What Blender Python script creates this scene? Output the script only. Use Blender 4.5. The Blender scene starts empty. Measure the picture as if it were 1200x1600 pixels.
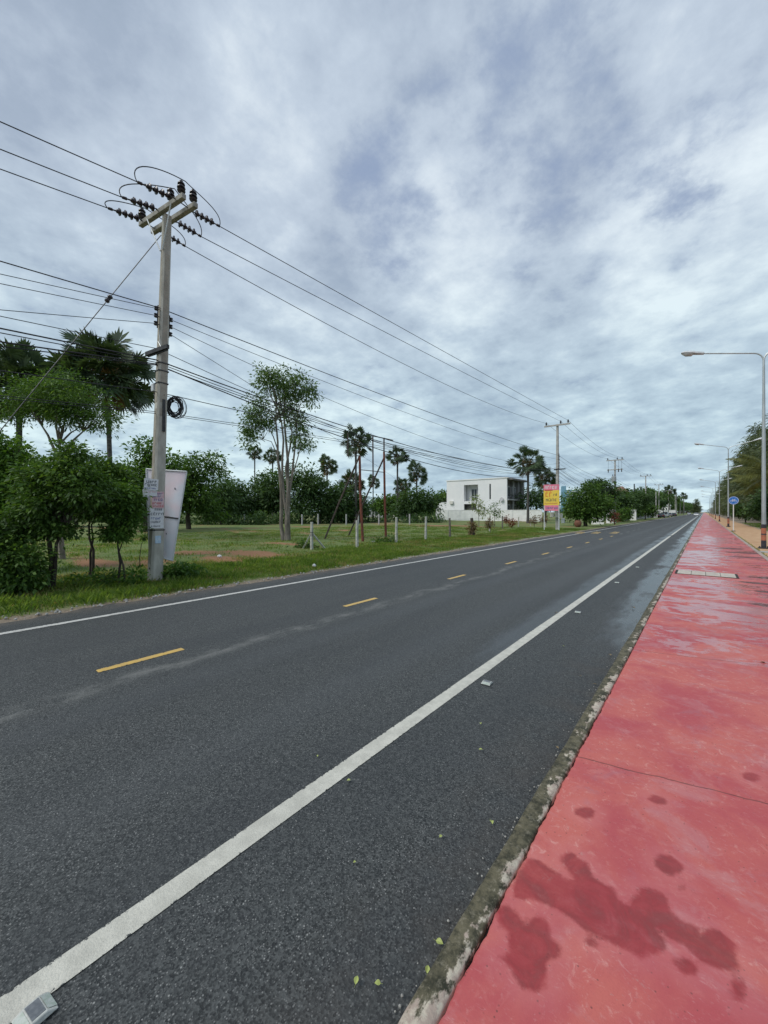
import bpy, math, random
import numpy as np
from mathutils import Vector, Matrix
R = math.radians
random.seed(7)
SC = bpy.context.scene
COL = SC.collection
# ---------------------------------------------------------------- camera
F = 620.0          # focal length in photo pixels (photo 1200 wide)
H = 1.822          # eye height over the road
TH = math.atan(500.0 / F)
cT, sT = math.cos(TH), math.sin(TH)
cam_d = bpy.data.cameras.new("camera")
cam = bpy.data.objects.new("camera", cam_d)
COL.objects.link(cam)
cam.location = (0, 0, H)
cam.rotation_euler = (R(90), 0, TH)
cam_d.sensor_fit = 'HORIZONTAL'
cam_d.sensor_width = 36.0
cam_d.lens = 36.0 * F / 1200.0
cam_d.clip_start = 0.05
cam_d.clip_end = 9000
SC.camera = cam
SC.view_settings.view_transform = 'Standard'
SC.view_settings.look = 'None'
SC.view_settings.gamma = 1
SC.view_settings.exposure = 0.12

# ---------------------------------------------------------------- node helper
class NT:
    def __init__(self, tree):
        self.t = tree
        self.t.nodes.clear()
    def n(self, typ, **kw):
        nd = self.t.nodes.new(typ)
        ins = kw.pop('ins', {})
        for k, v in kw.items():
            setattr(nd, k, v)
        for k, v in ins.items():
            self.put(nd.inputs[k], v)
        return nd
    def put(self, sock, v):
        if isinstance(v, bpy.types.NodeSocket):
            self.t.links.new(v, sock)
        elif v is not None:
            if isinstance(v, (tuple, list)) and len(v) == 3 and sock.type == 'RGBA':
                v = (*v, 1)
            sock.default_value = v
    def m(self, op, a, b=None, c=None, clamp=False):
        nd = self.t.nodes.new('ShaderNodeMath')
        nd.operation = op
        nd.use_clamp = clamp
        self.put(nd.inputs[0], a)
        if b is not None: self.put(nd.inputs[1], b)
        if c is not None: self.put(nd.inputs[2], c)
        return nd.outputs[0]
    def vm(self, op, a, b=None):
        nd = self.t.nodes.new('ShaderNodeVectorMath')
        nd.operation = op
        self.put(nd.inputs[0], a)
        if b is not None: self.put(nd.inputs[1], b)
        return nd.outputs['Value'] if op in ('DOT_PRODUCT', 'LENGTH') else nd.outputs[0]
    def step(self, v, lo, hi, a=0.0, b=1.0):
        nd = self.t.nodes.new('ShaderNodeMapRange')
        nd.interpolation_type = 'SMOOTHSTEP'
        self.put(nd.inputs[0], v)
        for i, x in enumerate((lo, hi, a, b)):
            nd.inputs[1 + i].default_value = x
        return nd.outputs[0]
    def mix(self, f, a, b, typ='MIX'):
        nd = self.t.nodes.new('ShaderNodeMix')
        nd.data_type = 'RGBA'
        nd.blend_type = typ
        self.put(nd.inputs[0], f)
        self.put(nd.inputs[6], a)
        self.put(nd.inputs[7], b)
        return nd.outputs[2]
    def noise(self, vec, scale, detail=4, rough=.55, dist=0.0):
        nd = self.n('ShaderNodeTexNoise')
        if vec is not None: self.put(nd.inputs['Vector'], vec)
        nd.inputs['Scale'].default_value = scale
        nd.inputs['Detail'].default_value = detail
        nd.inputs['Roughness'].default_value = rough
        nd.inputs['Distortion'].default_value = dist
        return nd.outputs[0]
    def scale(self, vec, s):
        nd = self.n('ShaderNodeMapping')
        self.put(nd.inputs[0], vec)
        nd.inputs['Scale'].default_value = s
        return nd.outputs[0]
    def bump(self, h, strength, dist):
        nd = self.n('ShaderNodeBump')
        self.put(nd.inputs['Height'], h)
        nd.inputs['Strength'].default_value = strength
        nd.inputs['Distance'].default_value = dist
        return nd.outputs[0]
    def pos(self):
        return self.n('ShaderNodeNewGeometry').outputs['Position']

def out_principled(q, base, rough=.7, normal=None, metal=0.0, spec=None, typ='ShaderNodeOutputMaterial'):
    p = q.n('ShaderNodeBsdfPrincipled')
    q.put(p.inputs['Base Color'], base)
    q.put(p.inputs['Roughness'], rough)
    p.inputs['Metallic'].default_value = metal
    if spec is not None: q.put(p.inputs['Specular IOR Level'], spec)
    if normal is not None: q.put(p.inputs['Normal'], normal)
    o = q.n(typ)
    q.t.links.new(p.outputs[0], o.inputs[0])
    return p

# ---------------------------------------------------------------- world: cloudy sky
SUN_EL, SUN_AZ = R(48), R(-152)     # azimuth: 0 = +Y, positive to +X
world = bpy.data.worlds.new("World")
SC.world = world
world.use_nodes = True
q = NT(world.node_tree)
sky = q.n('ShaderNodeTexSky', sky_type='NISHITA')
sky.sun_disc = False
sky.sun_elevation = SUN_EL
sky.sun_rotation = SUN_AZ
sky.air_density = 1.3
sky.dust_density = 2.0
d = q.n('ShaderNodeTexCoord').outputs['Generated']
sep = q.n('ShaderNodeSeparateXYZ', ins={0: d})
dz = q.m('MAXIMUM', sep.outputs[2], 0.0)
den = q.m('ADD', dz, 0.20)
plane = q.n('ShaderNodeCombineXYZ', ins={0: q.m('DIVIDE', sep.outputs[0], den), 1: q.m('DIVIDE', sep.outputs[1], den), 2: 0.0}).outputs[0]
def pdir(px, py):
    v = Vector((-sT + cT * (px - 600) / F, cT + sT * (px - 600) / F, (800 - py) / F))
    return v.normalized()
def blob(px, py, r_deg, soft=1.8):
    dp = q.vm('DOT_PRODUCT', d, tuple(pdir(px, py)))
    return q.step(dp, math.cos(R(r_deg * soft)), math.cos(R(r_deg * .35)))
warp = q.noise(plane, 0.9, 3, .6)
n_big = q.noise(plane, 0.85, 8, .58, .1)
n_mid = q.noise(q.vm('ADD', plane, (7.3, 2.1, 0)), 2.6, 10, .60, .12)
n_wisp = q.noise(q.vm('ADD', q.scale(plane, (1.0, .85, 1)), (3.3, 9.1, 2)), 7.5, 9, .64, .15)
n_dark = q.noise(q.vm('ADD', plane, (1.7, 5.9, 4)), 0.95, 6, .6, .3)
n_puff = q.noise(q.vm('ADD', plane, (11.3, 4.4, 1)), 5.0, 8, .60, .0)
# cloud cover, thinned round a few openings
cov = q.m('ADD', q.m('MULTIPLY', n_big, .5), q.m('MULTIPLY', n_mid, .62))
gap = None
for (px, py, r, a) in ((840, 130, 8, .09), (620, 320, 6, .12), (1050, 165, 6, .12), (700, 230, 6, .07), (870, 300, 5, .07), (980, 250, 5, .07)):
    g = q.m('MULTIPLY', blob(px, py, r), a)
    gap = g if gap is None else q.m('MAXIMUM', gap, g)
cov = q.m('SUBTRACT', cov, gap)
cov = q.m('ADD', cov, q.m('MULTIPLY', q.m('SUBTRACT', n_wisp, .5), .34))
cov = q.m('ADD', cov, q.m('MULTIPLY', q.m('SUBTRACT', n_puff, .5), .55))
cover = q.step(cov, .25, .50)
# brightness of the cloud deck
br = q.m('ADD', q.m('MULTIPLY', q.m('SUBTRACT', n_mid, .5), 1.0), .50)
br = q.m('ADD', br, q.m('MULTIPLY', q.m('SUBTRACT', n_wisp, .5), .5))
br = q.m('ADD', br, q.m('MULTIPLY', q.m('SUBTRACT', n_puff, .5), .75))
br = q.m('SUBTRACT', br, q.m('MULTIPLY', q.m('SUBTRACT', n_dark, .5), 1.2))
for (px, py, r, a) in ((560, 420, 14, .20), (640, 380, 5, .14), (800, 190, 8, .12), (1130, 330, 9, .20), (330, 470, 10, .12), (60, 640, 12, .30), (450, 720, 14, .26), (1000, 740, 14, .16), (200, 120, 22, -.15), (350, 60, 14, -.08), (480, 180, 7, .12), (1060, 430, 8, .14), (760, 470, 6, .12),
                       (700, 560, 14, -.10), (900, 460, 12, .04), (600, 60, 16, -.04)):
    br = q.m('ADD', br, q.m('MULTIPLY', blob(px, py, r), a))
brc = q.m('MINIMUM', q.m('MAXIMUM', br, 0.0), 1.0)
ramp = q.n('ShaderNodeValToRGB', ins={0: brc})
e = ramp.color_ramp.elements
e[0].position = 0.0; e[0].color = (.305, .360, .435, 1)
e[1].position = 1.0; e[1].color = (.80, .83, .84, 1)
k = e.new(.35); k.color = (.385, .435, .515, 1)
k = e.new(.68); k.color = (.55, .60, .665, 1)
# clouds near the horizon are a little greener/cooler, high ones more lavender
tint = q.mix(q.step(sep.outputs[2], .05, .65), (.85, 1.02, 1.06), (.93, .995, 1.06))
cloud = q.mix(1.0, ramp.outputs[0], tint, 'MULTIPLY')
bg_sky = q.n('ShaderNodeBackground', ins={0: sky.outputs[0], 1: 0.088})
blue = q.mix(q.step(sep.outputs[2], .05, .42), (.36, .50, .62), (.34, .43, .61))
bg_blue = q.n('ShaderNodeBackground', ins={0: blue, 1: .88})
clear = q.n('ShaderNodeMixShader', ins={0: .86})
q.t.links.new(bg_sky.outputs[0], clear.inputs[1]); q.t.links.new(bg_blue.outputs[0], clear.inputs[2])
bg_cloud = q.n('ShaderNodeBackground', ins={0: cloud, 1: 0.98})
mx = q.n('ShaderNodeMixShader', ins={0: cover})
q.t.links.new(clear.outputs[0], mx.inputs[1]); q.t.links.new(bg_cloud.outputs[0], mx.inputs[2])
wo = q.n('ShaderNodeOutputWorld')
q.t.links.new(mx.outputs[0], wo.inputs[0])

# ---------------------------------------------------------------- sun (veiled by cloud)
sun_d = bpy.data.lights.new("sun", 'SUN')
sun_d.energy = 1.9
sun_d.angle = R(28)
sun_d.color = (1.0, .965, .90)
sun = bpy.data.objects.new("sun", sun_d)
COL.objects.link(sun)
sd = Vector((math.cos(SUN_EL) * math.sin(SUN_AZ), math.cos(SUN_EL) * math.cos(SUN_AZ), math.sin(SUN_EL)))
sun.rotation_euler = sd.to_track_quat('Z', 'Y').to_euler()

# ---------------------------------------------------------------- pixel <-> place helpers (measuring only)
def W(px, py, D):
    u = (px - 600) / F * D
    return Vector((-sT * D + cT * u, cT * D + sT * u, H + (800 - py) / F * D))
def G(px, py, z=0.0):
    return W(px, py, F * (H - z) / (py - 800))
def ray(px, py):
    return Vector((-sT + cT * (px - 600) / F, cT + sT * (px - 600) / F, (800 - py) / F))
def onY(px, py, Y):
    r = ray(px, py); t = Y / r.y
    return Vector((r.x * t, Y, H + r.z * t))
def onX(px, py, X):
    r = ray(px, py); t = X / r.x
    return Vector((X, r.y * t, H + r.z * t))
def depth(p):
    return p[1] * cT - p[0] * sT

# ---------------------------------------------------------------- object helpers
def tag(o, label=None, cat=None, group=None, kind=None):
    if label: o['label'] = label
    if cat: o['category'] = cat
    if group: o['group'] = group
    if kind: o['kind'] = kind
    return o
def empty(name, loc, label, cat, group=None, rz=0):
    o = bpy.data.objects.new(name, None)
    COL.objects.link(o)
    o.location = loc
    o.rotation_euler = (0, 0, rz)
    o.empty_display_size = .2
    return tag(o, label, cat, group)
def link(name, me, mat, parent=None):
    if mat is not None:
        for m_ in (mat if isinstance(mat, (list, tuple)) else [mat]):
            me.materials.append(m_)
    o = bpy.data.objects.new(name, me)
    COL.objects.link(o)
    if parent is not None:
        o.parent = parent
    return o
def copy_tree(o, parent=None):
    c = o.copy()
    COL.objects.link(c)
    if parent is not None:
        c.parent = parent
    for ch in list(o.children):
        copy_tree(ch, c)
    return c
def np_mesh(name, V, Q, smooth=False):
    V = np.asarray(V, dtype=np.float32); Q = np.asarray(Q, dtype=np.int32)
    me = bpy.data.meshes.new(name)
    k = Q.shape[1]
    me.vertices.add(len(V)); me.vertices.foreach_set('co', V.ravel())
    me.loops.add(Q.size); me.loops.foreach_set('vertex_index', Q.ravel())
    me.polygons.add(len(Q))
    me.polygons.foreach_set('loop_start', np.arange(0, Q.size, k, dtype=np.int32))
    try: me.polygons.foreach_set('loop_total', np.full(len(Q), k, dtype=np.int32))
    except Exception: pass
    if smooth: me.polygons.foreach_set('use_smooth', np.ones(len(Q), dtype=bool))
    me.update(calc_edges=True)
    return me

class MB:
    def __init__(self):
        self.v = []; self.f = []; self.mi = []
    def add(self, vs, fs, mi=0, M=None):
        b = len(self.v)
        for p in vs:
            p = Vector(p)
            if M is not None: p = M @ p
            self.v.append(tuple(p))
        for f in fs:
            self.f.append(tuple(i + b for i in f)); self.mi.append(mi)
        return self
    def box(self, c, s, M=None, mi=0):
        x, y, z = c; a, b, h = s[0] / 2, s[1] / 2, s[2] / 2
        vs = [(x + i * a, y + j * b, z + k * h) for k in (-1, 1) for j in (-1, 1) for i in (-1, 1)]
        fs = [(0, 2, 3, 1), (4, 5, 7, 6), (0, 1, 5, 4), (2, 6, 7, 3), (0, 4, 6, 2), (1, 3, 7, 5)]
        return self.add(vs, fs, mi, M)
    def bbox(self, p0, p1, M=None, mi=0):
        c = [(p0[i] + p1[i]) / 2 for i in range(3)]; s = [abs(p1[i] - p0[i]) for i in range(3)]
        return self.box(c, s, M, mi)
    def tube(self, pts, r, n=8, mi=0, caps=True, M=None, sq=False):
        pts = [Vector(p) for p in pts]
        if not hasattr(r, '__len__'): r = [r] * len(pts)
        rings = []
        prev = None
        for i, p in enumerate(pts):
            if i == 0: t = pts[1] - pts[0]
            elif i == len(pts) - 1: t = pts[-1] - pts[-2]
            else: t = (pts[i + 1] - pts[i - 1])
            t.normalize()
            if prev is None:
                up = Vector((0, 0, 1)) if abs(t.z) < .9 else Vector((1, 0, 0))
                a = t.cross(up).normalized()
            else:
                a = (prev - t * prev.dot(t)).normalized()
            prev = a
            b = t.cross(a)
            rings.append([p + (a * math.cos(2 * math.pi * k / n) + b * math.sin(2 * math.pi * k / n)) * r[i] for k in range(n)])
        vs = [p for rg in rings for p in rg]
        fs = []
        for i in range(len(pts) - 1):
            for k in range(n):
                k2 = (k + 1) % n
                fs.append((i * n + k, i * n + k2, (i + 1) * n + k2, (i + 1) * n + k))
        if caps:
            fs.append(tuple(range(n - 1, -1, -1)))
            fs.append(tuple((len(pts) - 1) * n + k for k in range(n)))
        return self.add(vs, fs, mi, M)
    def lathe(self, base, axis, prof, n=14, mi=0):
        # prof: list of (along, radius)
        base = Vector(base); axis = Vector(axis).normalized()
        return self.tube_exact([base + axis * a for a, _ in prof], [r for _, r in prof], axis, n, mi)
    def tube_exact(self, pts, r, axis, n, mi):
        up = Vector((0, 0, 1)) if abs(axis.z) < .9 else Vector((1, 0, 0))
        a = axis.cross(up).normalized(); b = axis.cross(a)
        vs = []; fs = []
        for i, p in enumerate(pts):
            for k in range(n):
                t = 2 * math.pi * k / n
                vs.append(p + (a * math.cos(t) + b * math.sin(t)) * r[i])
        for i in range(len(pts) - 1):
            for k in range(n):
                k2 = (k + 1) % n
                fs.append((i * n + k, i * n + k2, (i + 1) * n + k2, (i + 1) * n + k))
        fs.append(tuple(range(n - 1, -1, -1)))
        fs.append(tuple((len(pts) - 1) * n + k for k in range(n)))
        return self.add(vs, fs, mi)
    def build(self, name, mat, parent=None, smooth=False, bevel=0):
        me = bpy.data.meshes.new(name)
        me.from_pydata(self.v, [], self.f)
        me.update()
        me.polygons.foreach_set('material_index', self.mi)
        if smooth:
            me.polygons.foreach_set('use_smooth', [True] * len(self.f))
            try: me.set_sharp_from_angle(angle=R(40))
            except Exception: pass
        o = link(name, me, mat, parent)
        if bevel:
            b = o.modifiers.new('bevel', 'BEVEL'); b.width = bevel; b.segments = 2; b.limit_method = 'ANGLE'
        return o

# ---------------------------------------------------------------- materials
def new_mat(name):
    m = bpy.data.materials.new(name)
    m.use_nodes = True
    return m, NT(m.node_tree)
def simple(name, c1, c2=None, scale=3.0, rough=.7, metal=0.0, bump=0.0, bscale=30, detail=5, spec=None, island=0.0, stretch=None):
    m, q = new_mat(name)
    p = q.n('ShaderNodeTexCoord').outputs['Object']
    if stretch: p = q.scale(p, stretch)
    base = c1
    if c2 is not None:
        f = q.step(q.noise(p, scale, detail, .6), .36, .64)
        base = q.mix(f, c1, c2)
    if island:
        ri = q.n('ShaderNodeNewGeometry').outputs['Random Per Island']
        v = q.m('ADD', q.m('MULTIPLY', ri, island * 2), 1 - island)
        base = q.mix(1.0, base, q.n('ShaderNodeCombineColor', ins={0: v, 1: v, 2: v}).outputs[0], 'MULTIPLY')
    nrm = None
    if bump:
        nrm = q.bump(q.noise(p, bscale, 5, .6), bump, .02)
    out_principled(q, base, rough, nrm, metal, spec)
    return m
def leaf_mat(name, c_dark, c_mid, c_light, trans=.22, rough=.55, clump=.9):
    m, q = new_mat(name)
    g = q.n('ShaderNodeNewGeometry')
    ri = g.outputs['Random Per Island']
    pos = q.n('ShaderNodeTexCoord').outputs['Object']
    nz = q.noise(pos, clump, 3, .6)
    f = q.m('ADD', q.m('MULTIPLY', ri, .62), q.m('MULTIPLY', q.step(nz, .35, .65), .38))
    ramp = q.n('ShaderNodeValToRGB', ins={0: f})
    e = ramp.color_ramp.elements
    e[0].position = .1; e[0].color = (*c_dark, 1)
    e[1].position = .95; e[1].color = (*c_light, 1)
    k = e.new(.5); k.color = (*c_mid, 1)
    p = q.n('ShaderNodeBsdfPrincipled', ins={'Base Color': ramp.outputs[0], 'Roughness': rough})
    p.inputs['Specular IOR Level'].default_value = .35
    tr = q.n('ShaderNodeBsdfTranslucent', ins={'Color': q.mix(1.0, ramp.outputs[0], (1.5, 1.5, .7), 'MULTIPLY')})
    mx = q.n('ShaderNodeMixShader', ins={0: trans})
    q.t.links.new(p.outputs[0], mx.inputs[1]); q.t.links.new(tr.outputs[0], mx.inputs[2])
    o = q.n('ShaderNodeOutputMaterial'); q.t.links.new(mx.outputs[0], o.inputs[0])
    return m

M = {}
M['leaf_green'] = leaf_mat('leaf_green', (0.033, 0.071, 0.014), (0.069, 0.144, 0.026), (0.155, 0.252, 0.050), trans=.32)
M['leaf_fresh'] = leaf_mat('leaf_fresh', (0.041, 0.096, 0.017), (0.081, 0.171, 0.026), (0.163, 0.273, 0.047), trans=.32)
M['leaf_far'] = leaf_mat('leaf_far', (0.035, 0.072, 0.026), (0.063, 0.121, 0.039), (0.109, 0.184, 0.055), trans=.32, clump=.4)
M['leaf_olive'] = leaf_mat('leaf_olive', (0.058, 0.111, 0.033), (0.104, 0.176, 0.062), (0.182, 0.273, 0.104), trans=.32)
M['leaf_palm'] = leaf_mat('leaf_palm', (.035, .062, .030), (.062, .100, .048), (.11, .155, .085), trans=.2, rough=.42)
M['leaf_yellow'] = leaf_mat('leaf_yellow', (.10, .15, .03), (.17, .23, .05), (.26, .32, .08))
M['leaf_casuarina'] = leaf_mat('leaf_casuarina', (0.062, 0.085, 0.045), (0.100, 0.131, 0.065), (0.163, 0.188, 0.100), trans=.32)
M['leaf_dry'] = leaf_mat('leaf_dry', (.10, .065, .03), (.17, .11, .05), (.25, .18, .09))
M['leaf_red'] = leaf_mat('leaf_red', (.12, .035, .02), (.20, .065, .03), (.28, .10, .045))
M['frond'] = leaf_mat('frond', (.06, .075, .02), (.12, .14, .035), (.22, .22, .06))
M['grass'] = leaf_mat('grass', (.085, .160, .028), (.150, .245, .045), (.26, .33, .090), trans=.42, clump=.6)
M['grass_dry'] = leaf_mat('grass_dry', (.14, .15, .05), (.26, .24, .09), (.42, .36, .15), trans=.35, clump=.6)
M['bark'] = simple('bark', (.13, .115, .095), (.24, .21, .18), 6, .9, bump=.6, bscale=25, stretch=(1, 1, .25))
M['bark_dark'] = simple('bark_dark', (.035, .028, .022), (.085, .07, .055), 6, .9, bump=.6, bscale=25, stretch=(1, 1, .3))
M['palm_trunk'] = simple('palm_trunk', (.05, .048, .045), (.11, .105, .10), 5, .9, bump=.6, bscale=8, stretch=(1, 1, 3))
M['concrete_pole'] = simple('concrete_pole', (.35, .335, .29), (.48, .465, .41), 5, .85, bump=.25, bscale=60, stretch=(1, 1, .35))
M['concrete_arm'] = simple('concrete_arm', (.24, .232, .20), (.37, .36, .315), 7, .85, bump=.25, bscale=60)
M['concrete_far'] = simple('concrete_far', (.34, .34, .32), (.46, .45, .42), 3, .85)
M['steel_dark'] = simple('steel_dark', (.03, .032, .035), (.06, .06, .062), 9, .6, metal=.4)
M['galvanised'] = simple('galvanised', (.40, .43, .43), (.52, .55, .55), 3, .45, metal=.55, stretch=(1, 1, .3))
M['porcelain'] = simple('porcelain', (.018, .014, .016), (.04, .03, .032), 12, .22)
M['wire'] = simple('wire', (.018, .019, .021), None, rough=.6)
M['wire_alu'] = simple('wire_alu', (.10, .105, .11), None, rough=.5, metal=.5)
M['rust'] = simple('rust', (.21, .060, .035), (.11, .04, .028), 5, .85, bump=.3, bscale=60)
M['rust_dark'] = simple('rust_dark', (.06, .045, .045), (.11, .08, .07), 5, .8)
M['post_white'] = simple('post_white', (.34, .34, .30), (.52, .52, .48), 8, .85, bump=.3)
M['wood_grey'] = simple('wood_grey', (.10, .09, .075), (.2, .18, .15), 8, .9)
M['banner_back'] = simple('banner_back', (.60, .62, .70), (.70, .66, .72), 2.2, .55, detail=3)
M['frame_white'] = simple('frame_white', (.70, .72, .74), (.58, .60, .62), 6, .5)
M['paper'] = simple('paper', (.72, .73, .74), (.62, .62, .64), 12, .7)
M['paper_pink'] = simple('paper_pink', (.60, .34, .36), (.66, .55, .56), 9, .7)
M['ink'] = simple('ink', (.03, .04, .06), None, rough=.7)
M['ink_blue'] = simple('ink_blue', (.05, .09, .28), None, rough=.7)
M['ink_red'] = simple('ink_red', (.45, .06, .06), None, rough=.7)
M['ink_orange'] = simple('ink_orange', (.70, .20, .03), None, rough=.6)
M['ink_pink'] = simple('ink_pink', (.80, .10, .28), None, rough=.6)
M['sign_yellow'] = simple('sign_yellow', (.85, .62, .06), (.78, .55, .10), 3, .6)
M['sign_pink'] = simple('sign_pink', (.80, .16, .28), (.74, .28, .36), 4, .6)
M['sticker_blue'] = simple('sticker_blue', (.35, .50, .66), (.5, .62, .7), 20, .6)
M['sign_blue'] = simple('sign_blue', (.012, .13, .48), (.02, .16, .52), 6, .35)
M['white_paint'] = simple('white_paint', (.74, .74, .70), (.64, .64, .60), 5, .6)
M['house_white'] = simple('house_white', (.86, .86, .86), (.80, .81, .82), .35, .8, bump=.05)
M['boundary_white'] = simple('boundary_white', (.84, .84, .83), (.74, .75, .74), 1.2, .85, bump=.1)
M['glass_dark'] = simple('glass_dark', (.025, .035, .04), (.06, .07, .08), .7, .08)
M['soffit'] = simple('soffit', (.12, .11, .11), (.17, .16, .15), 2, .7)
M['roof_brown'] = simple('roof_brown', (.20, .11, .085), (.28, .17, .13), 1.5, .8, stretch=(1, 1, 4))
M['roof_grey'] = simple('roof_grey', (.42, .46, .48), (.55, .58, .60), 1.0, .6)
M['roof_red'] = simple('roof_red', (.30, .09, .06), (.36, .14, .09), 2, .8)
M['tower_blue'] = simple('tower_blue', (.16, .33, .46), (.20, .37, .50), .05, .8)
M['wall_cream'] = simple('wall_cream', (.62, .60, .54), (.72, .70, .64), .7, .8)
M['wall_grey'] = simple('wall_grey', (.36, .36, .37), (.45, .45, .46), .7, .8)
M['band_orange'] = simple('band_orange', (.48, .16, .08), (.34, .12, .07), 7, .7)
M['band_black'] = simple('band_black', (.02, .02, .03), (.05, .05, .06), 7, .6)
M['lamp_shell'] = simple('lamp_shell', (.55, .57, .58), (.64, .66, .67), 5, .45, metal=.2)
M['lamp_glass'] = simple('lamp_glass', (.62, .64, .64), (.72, .74, .74), 5, .2)
M['car_white'] = simple('car_white', (.72, .73, .74), None, rough=.25)
M['car_dark'] = simple('car_dark', (.03, .035, .045), None, rough=.25)
M['car_silver'] = simple('car_silver', (.35, .36, .38), None, rough=.3, metal=.5)
M['tyre'] = simple('tyre', (.02, .02, .02), None, rough=.9)
M['rim'] = simple('rim', (.4, .4, .42), None, rough=.4, metal=.7)
M['tail_red'] = simple('tail_red', (.4, .02, .02), None, rough=.3)
M['terracotta'] = simple('terracotta', (.20, .085, .05), (.14, .06, .04), 4, .85)
M['stone'] = simple('stone', (.42, .41, .38), (.3, .29, .27), 20, .9, bump=.5)
M['drain'] = simple('drain', (.42, .37, .31), (.56, .50, .43), 9, .85, bump=.3)
M['stud_body'] = simple('stud_body', (.52, .53, .49), (.40, .41, .38), 40, .5)
M['stud_face'] = simple('stud_face', (.12, .13, .14), (.17, .18, .19), 60, .25)
M['stud_white'] = simple('stud_white', (.46, .49, .46), (.34, .40, .34), 60, .35)
M['leaf_fallen'] = simple('leaf_fallen', (.42, .46, .14), (.30, .36, .10), 30, .6)
M['leaf_fallen_brown'] = simple('leaf_fallen_brown', (.26, .19, .09), (.12, .09, .05), 30, .7)

# ---- asphalt (used by road and, at worn spots, by the markings)
def asphalt_nodes(q):
    P = q.pos()
    sp = q.n('ShaderNodeSeparateXYZ', ins={0: P})
    X, Y = sp.outputs[0], sp.outputs[1]
    vor = q.n('ShaderNodeTexVoronoi', ins={'Vector': P})
    vor.inputs['Scale'].default_value = 120
    rc = q.n('ShaderNodeSeparateColor', ins={0: vor.outputs['Color']})
    rnd = rc.outputs[0]
    speck = q.m('MULTIPLY', q.step(rnd, .70, .98), q.step(vor.outputs['Distance'], .6, .2))
    vor2 = q.n('ShaderNodeTexVoronoi', ins={'Vector': P})
    vor2.inputs['Scale'].default_value = 70
    r2 = q.n('ShaderNodeSeparateColor', ins={0: vor2.outputs['Color']}).outputs[1]
    speck2 = q.m('MULTIPLY', q.step(r2, .94, .985), q.step(vor2.outputs['Distance'], .38, .15))
    fine = q.noise(P, 260, 3, .7)
    med = q.noise(P, 5.5, 5, .6)
    big = q.noise(q.scale(P, (1.4, .22, 1)), .8, 5, .6)
    mot = q.noise(P, 30, 4, .7)
    grain = q.m('ADD', q.m('MULTIPLY', fine, .45), q.m('MULTIPLY', rc.outputs[2], .55))
    base = q.mix(q.step(grain, .25, .80), (.010, .013, .0135), (.088, .094, .092))
    base = q.mix(q.m('MULTIPLY', speck, .8), base, (.30, .30, .29))
    base = q.mix(q.m('MULTIPLY', speck2, .8), base, (.42, .42, .40))
    base = q.mix(q.m('MULTIPLY', q.step(med, .40, .66), .22), base, (.060, .064, .064))
    base = q.mix(q.m('MULTIPLY', q.step(big, .42, .68), .38), base, (.030, .034, .038))
    base = q.mix(q.m('MULTIPLY', q.step(mot, .5, .66), .35), base, (.085, .09, .088))
    base = q.mix(q.m('MULTIPLY', q.step(mot, .5, .36), .45), base, (.016, .018, .02))
    # pale dust streak beside the centre dashes
    wob = q.m('MULTIPLY', q.m('SUBTRACT', q.noise(q.scale(P, (0, .5, 0)), 1.0, 3, .5), .5), .9)
    dx = q.m('ABSOLUTE', q.m('ADD', q.m('ADD', X, 4.93), wob))
    streak = q.m('MULTIPLY', q.step(dx, .24, .02), q.step(q.noise(q.scale(P, (1.5, .6, 1)), 3.2, 6, .65), .38, .66))
    streak = q.m('MULTIPLY', streak, q.step(Y, 30, 14))
    base = q.mix(q.m('MULTIPLY', streak, .5), base, (.22, .22, .205))
    # two wheel tracks, polished and a bit paler; dirty brown gutter
    tr = q.m('ADD', q.step(q.m('ABSOLUTE', q.m('ADD', X, 2.95)), .45, .05), q.step(q.m('ABSOLUTE', q.m('ADD', X, 4.35)), .4, .05))
    base = q.mix(q.m('MULTIPLY', tr, .14), base, (.085, .09, .095))
    gut = q.m('MULTIPLY', q.step(X, -1.55, -.85), q.step(q.noise(P, 2.2, 4, .6), .35, .7))
    base = q.mix(q.m('MULTIPLY', gut, .30), base, (.085, .066, .05))
    edge = q.m('MULTIPLY', q.step(X, -8.55, -9.15), q.step(q.noise(P, 3.2, 4, .6), .3, .6))
    base = q.mix(q.m('MULTIPLY', edge, .45), base, (.17, .135, .10))
    # damp strip next to the kerb and beside the edge line
    wn = q.noise(q.scale(P, (1.3, .30, 1)), 1.7, 5, .6)
    w1 = q.m('MULTIPLY', q.step(X, -1.70, -.95), q.step(Y, 3.0, 9))
    w1 = q.step(q.m('MULTIPLY', w1, q.m('SUBTRACT', q.m('MULTIPLY', wn, 2.4), .42)), .15, .75)
    w2 = q.m('MULTIPLY', q.m('MULTIPLY', q.step(X, -2.75, -2.15), q.step(X, -1.92, -2.02)), q.step(Y, 1.5, 6))
    w2 = q.step(q.m('MULTIPLY', w2, q.m('ADD', q.m('MULTIPLY', wn, 1.3), .08)), .22, .75)
    far = q.m('MULTIPLY', q.step(Y, 18, 40), q.m('MULTIPLY', q.step(wn, .45, .65), q.step(X, -7.5, -2.5)))
    wet = q.m('MAXIMUM', w1, q.m('MULTIPLY', w2, .75))
    base = q.mix(q.m('MULTIPLY', wet, .45), base, (.03, .034, .04))
    rough = q.m('SUBTRACT', .74, q.m('MULTIPLY', wet, .50))
    rough = q.m('SUBTRACT', rough, q.m('MULTIPLY', tr, .06))
    rough = q.m('SUBTRACT', rough, q.m('MULTIPLY', far, .10))
    hgt = q.m('ADD', fine, q.m('MULTIPLY', vor.outputs['Distance'], .9))
    nb = q.n('ShaderNodeBump', ins={'Height': hgt, 'Strength': q.m('SUBTRACT', .55, q.m('MULTIPLY', wet, .45))})
    nb.inputs['Distance'].default_value = .004
    return base, rough, nb.outputs[0], P, X, Y
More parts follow.
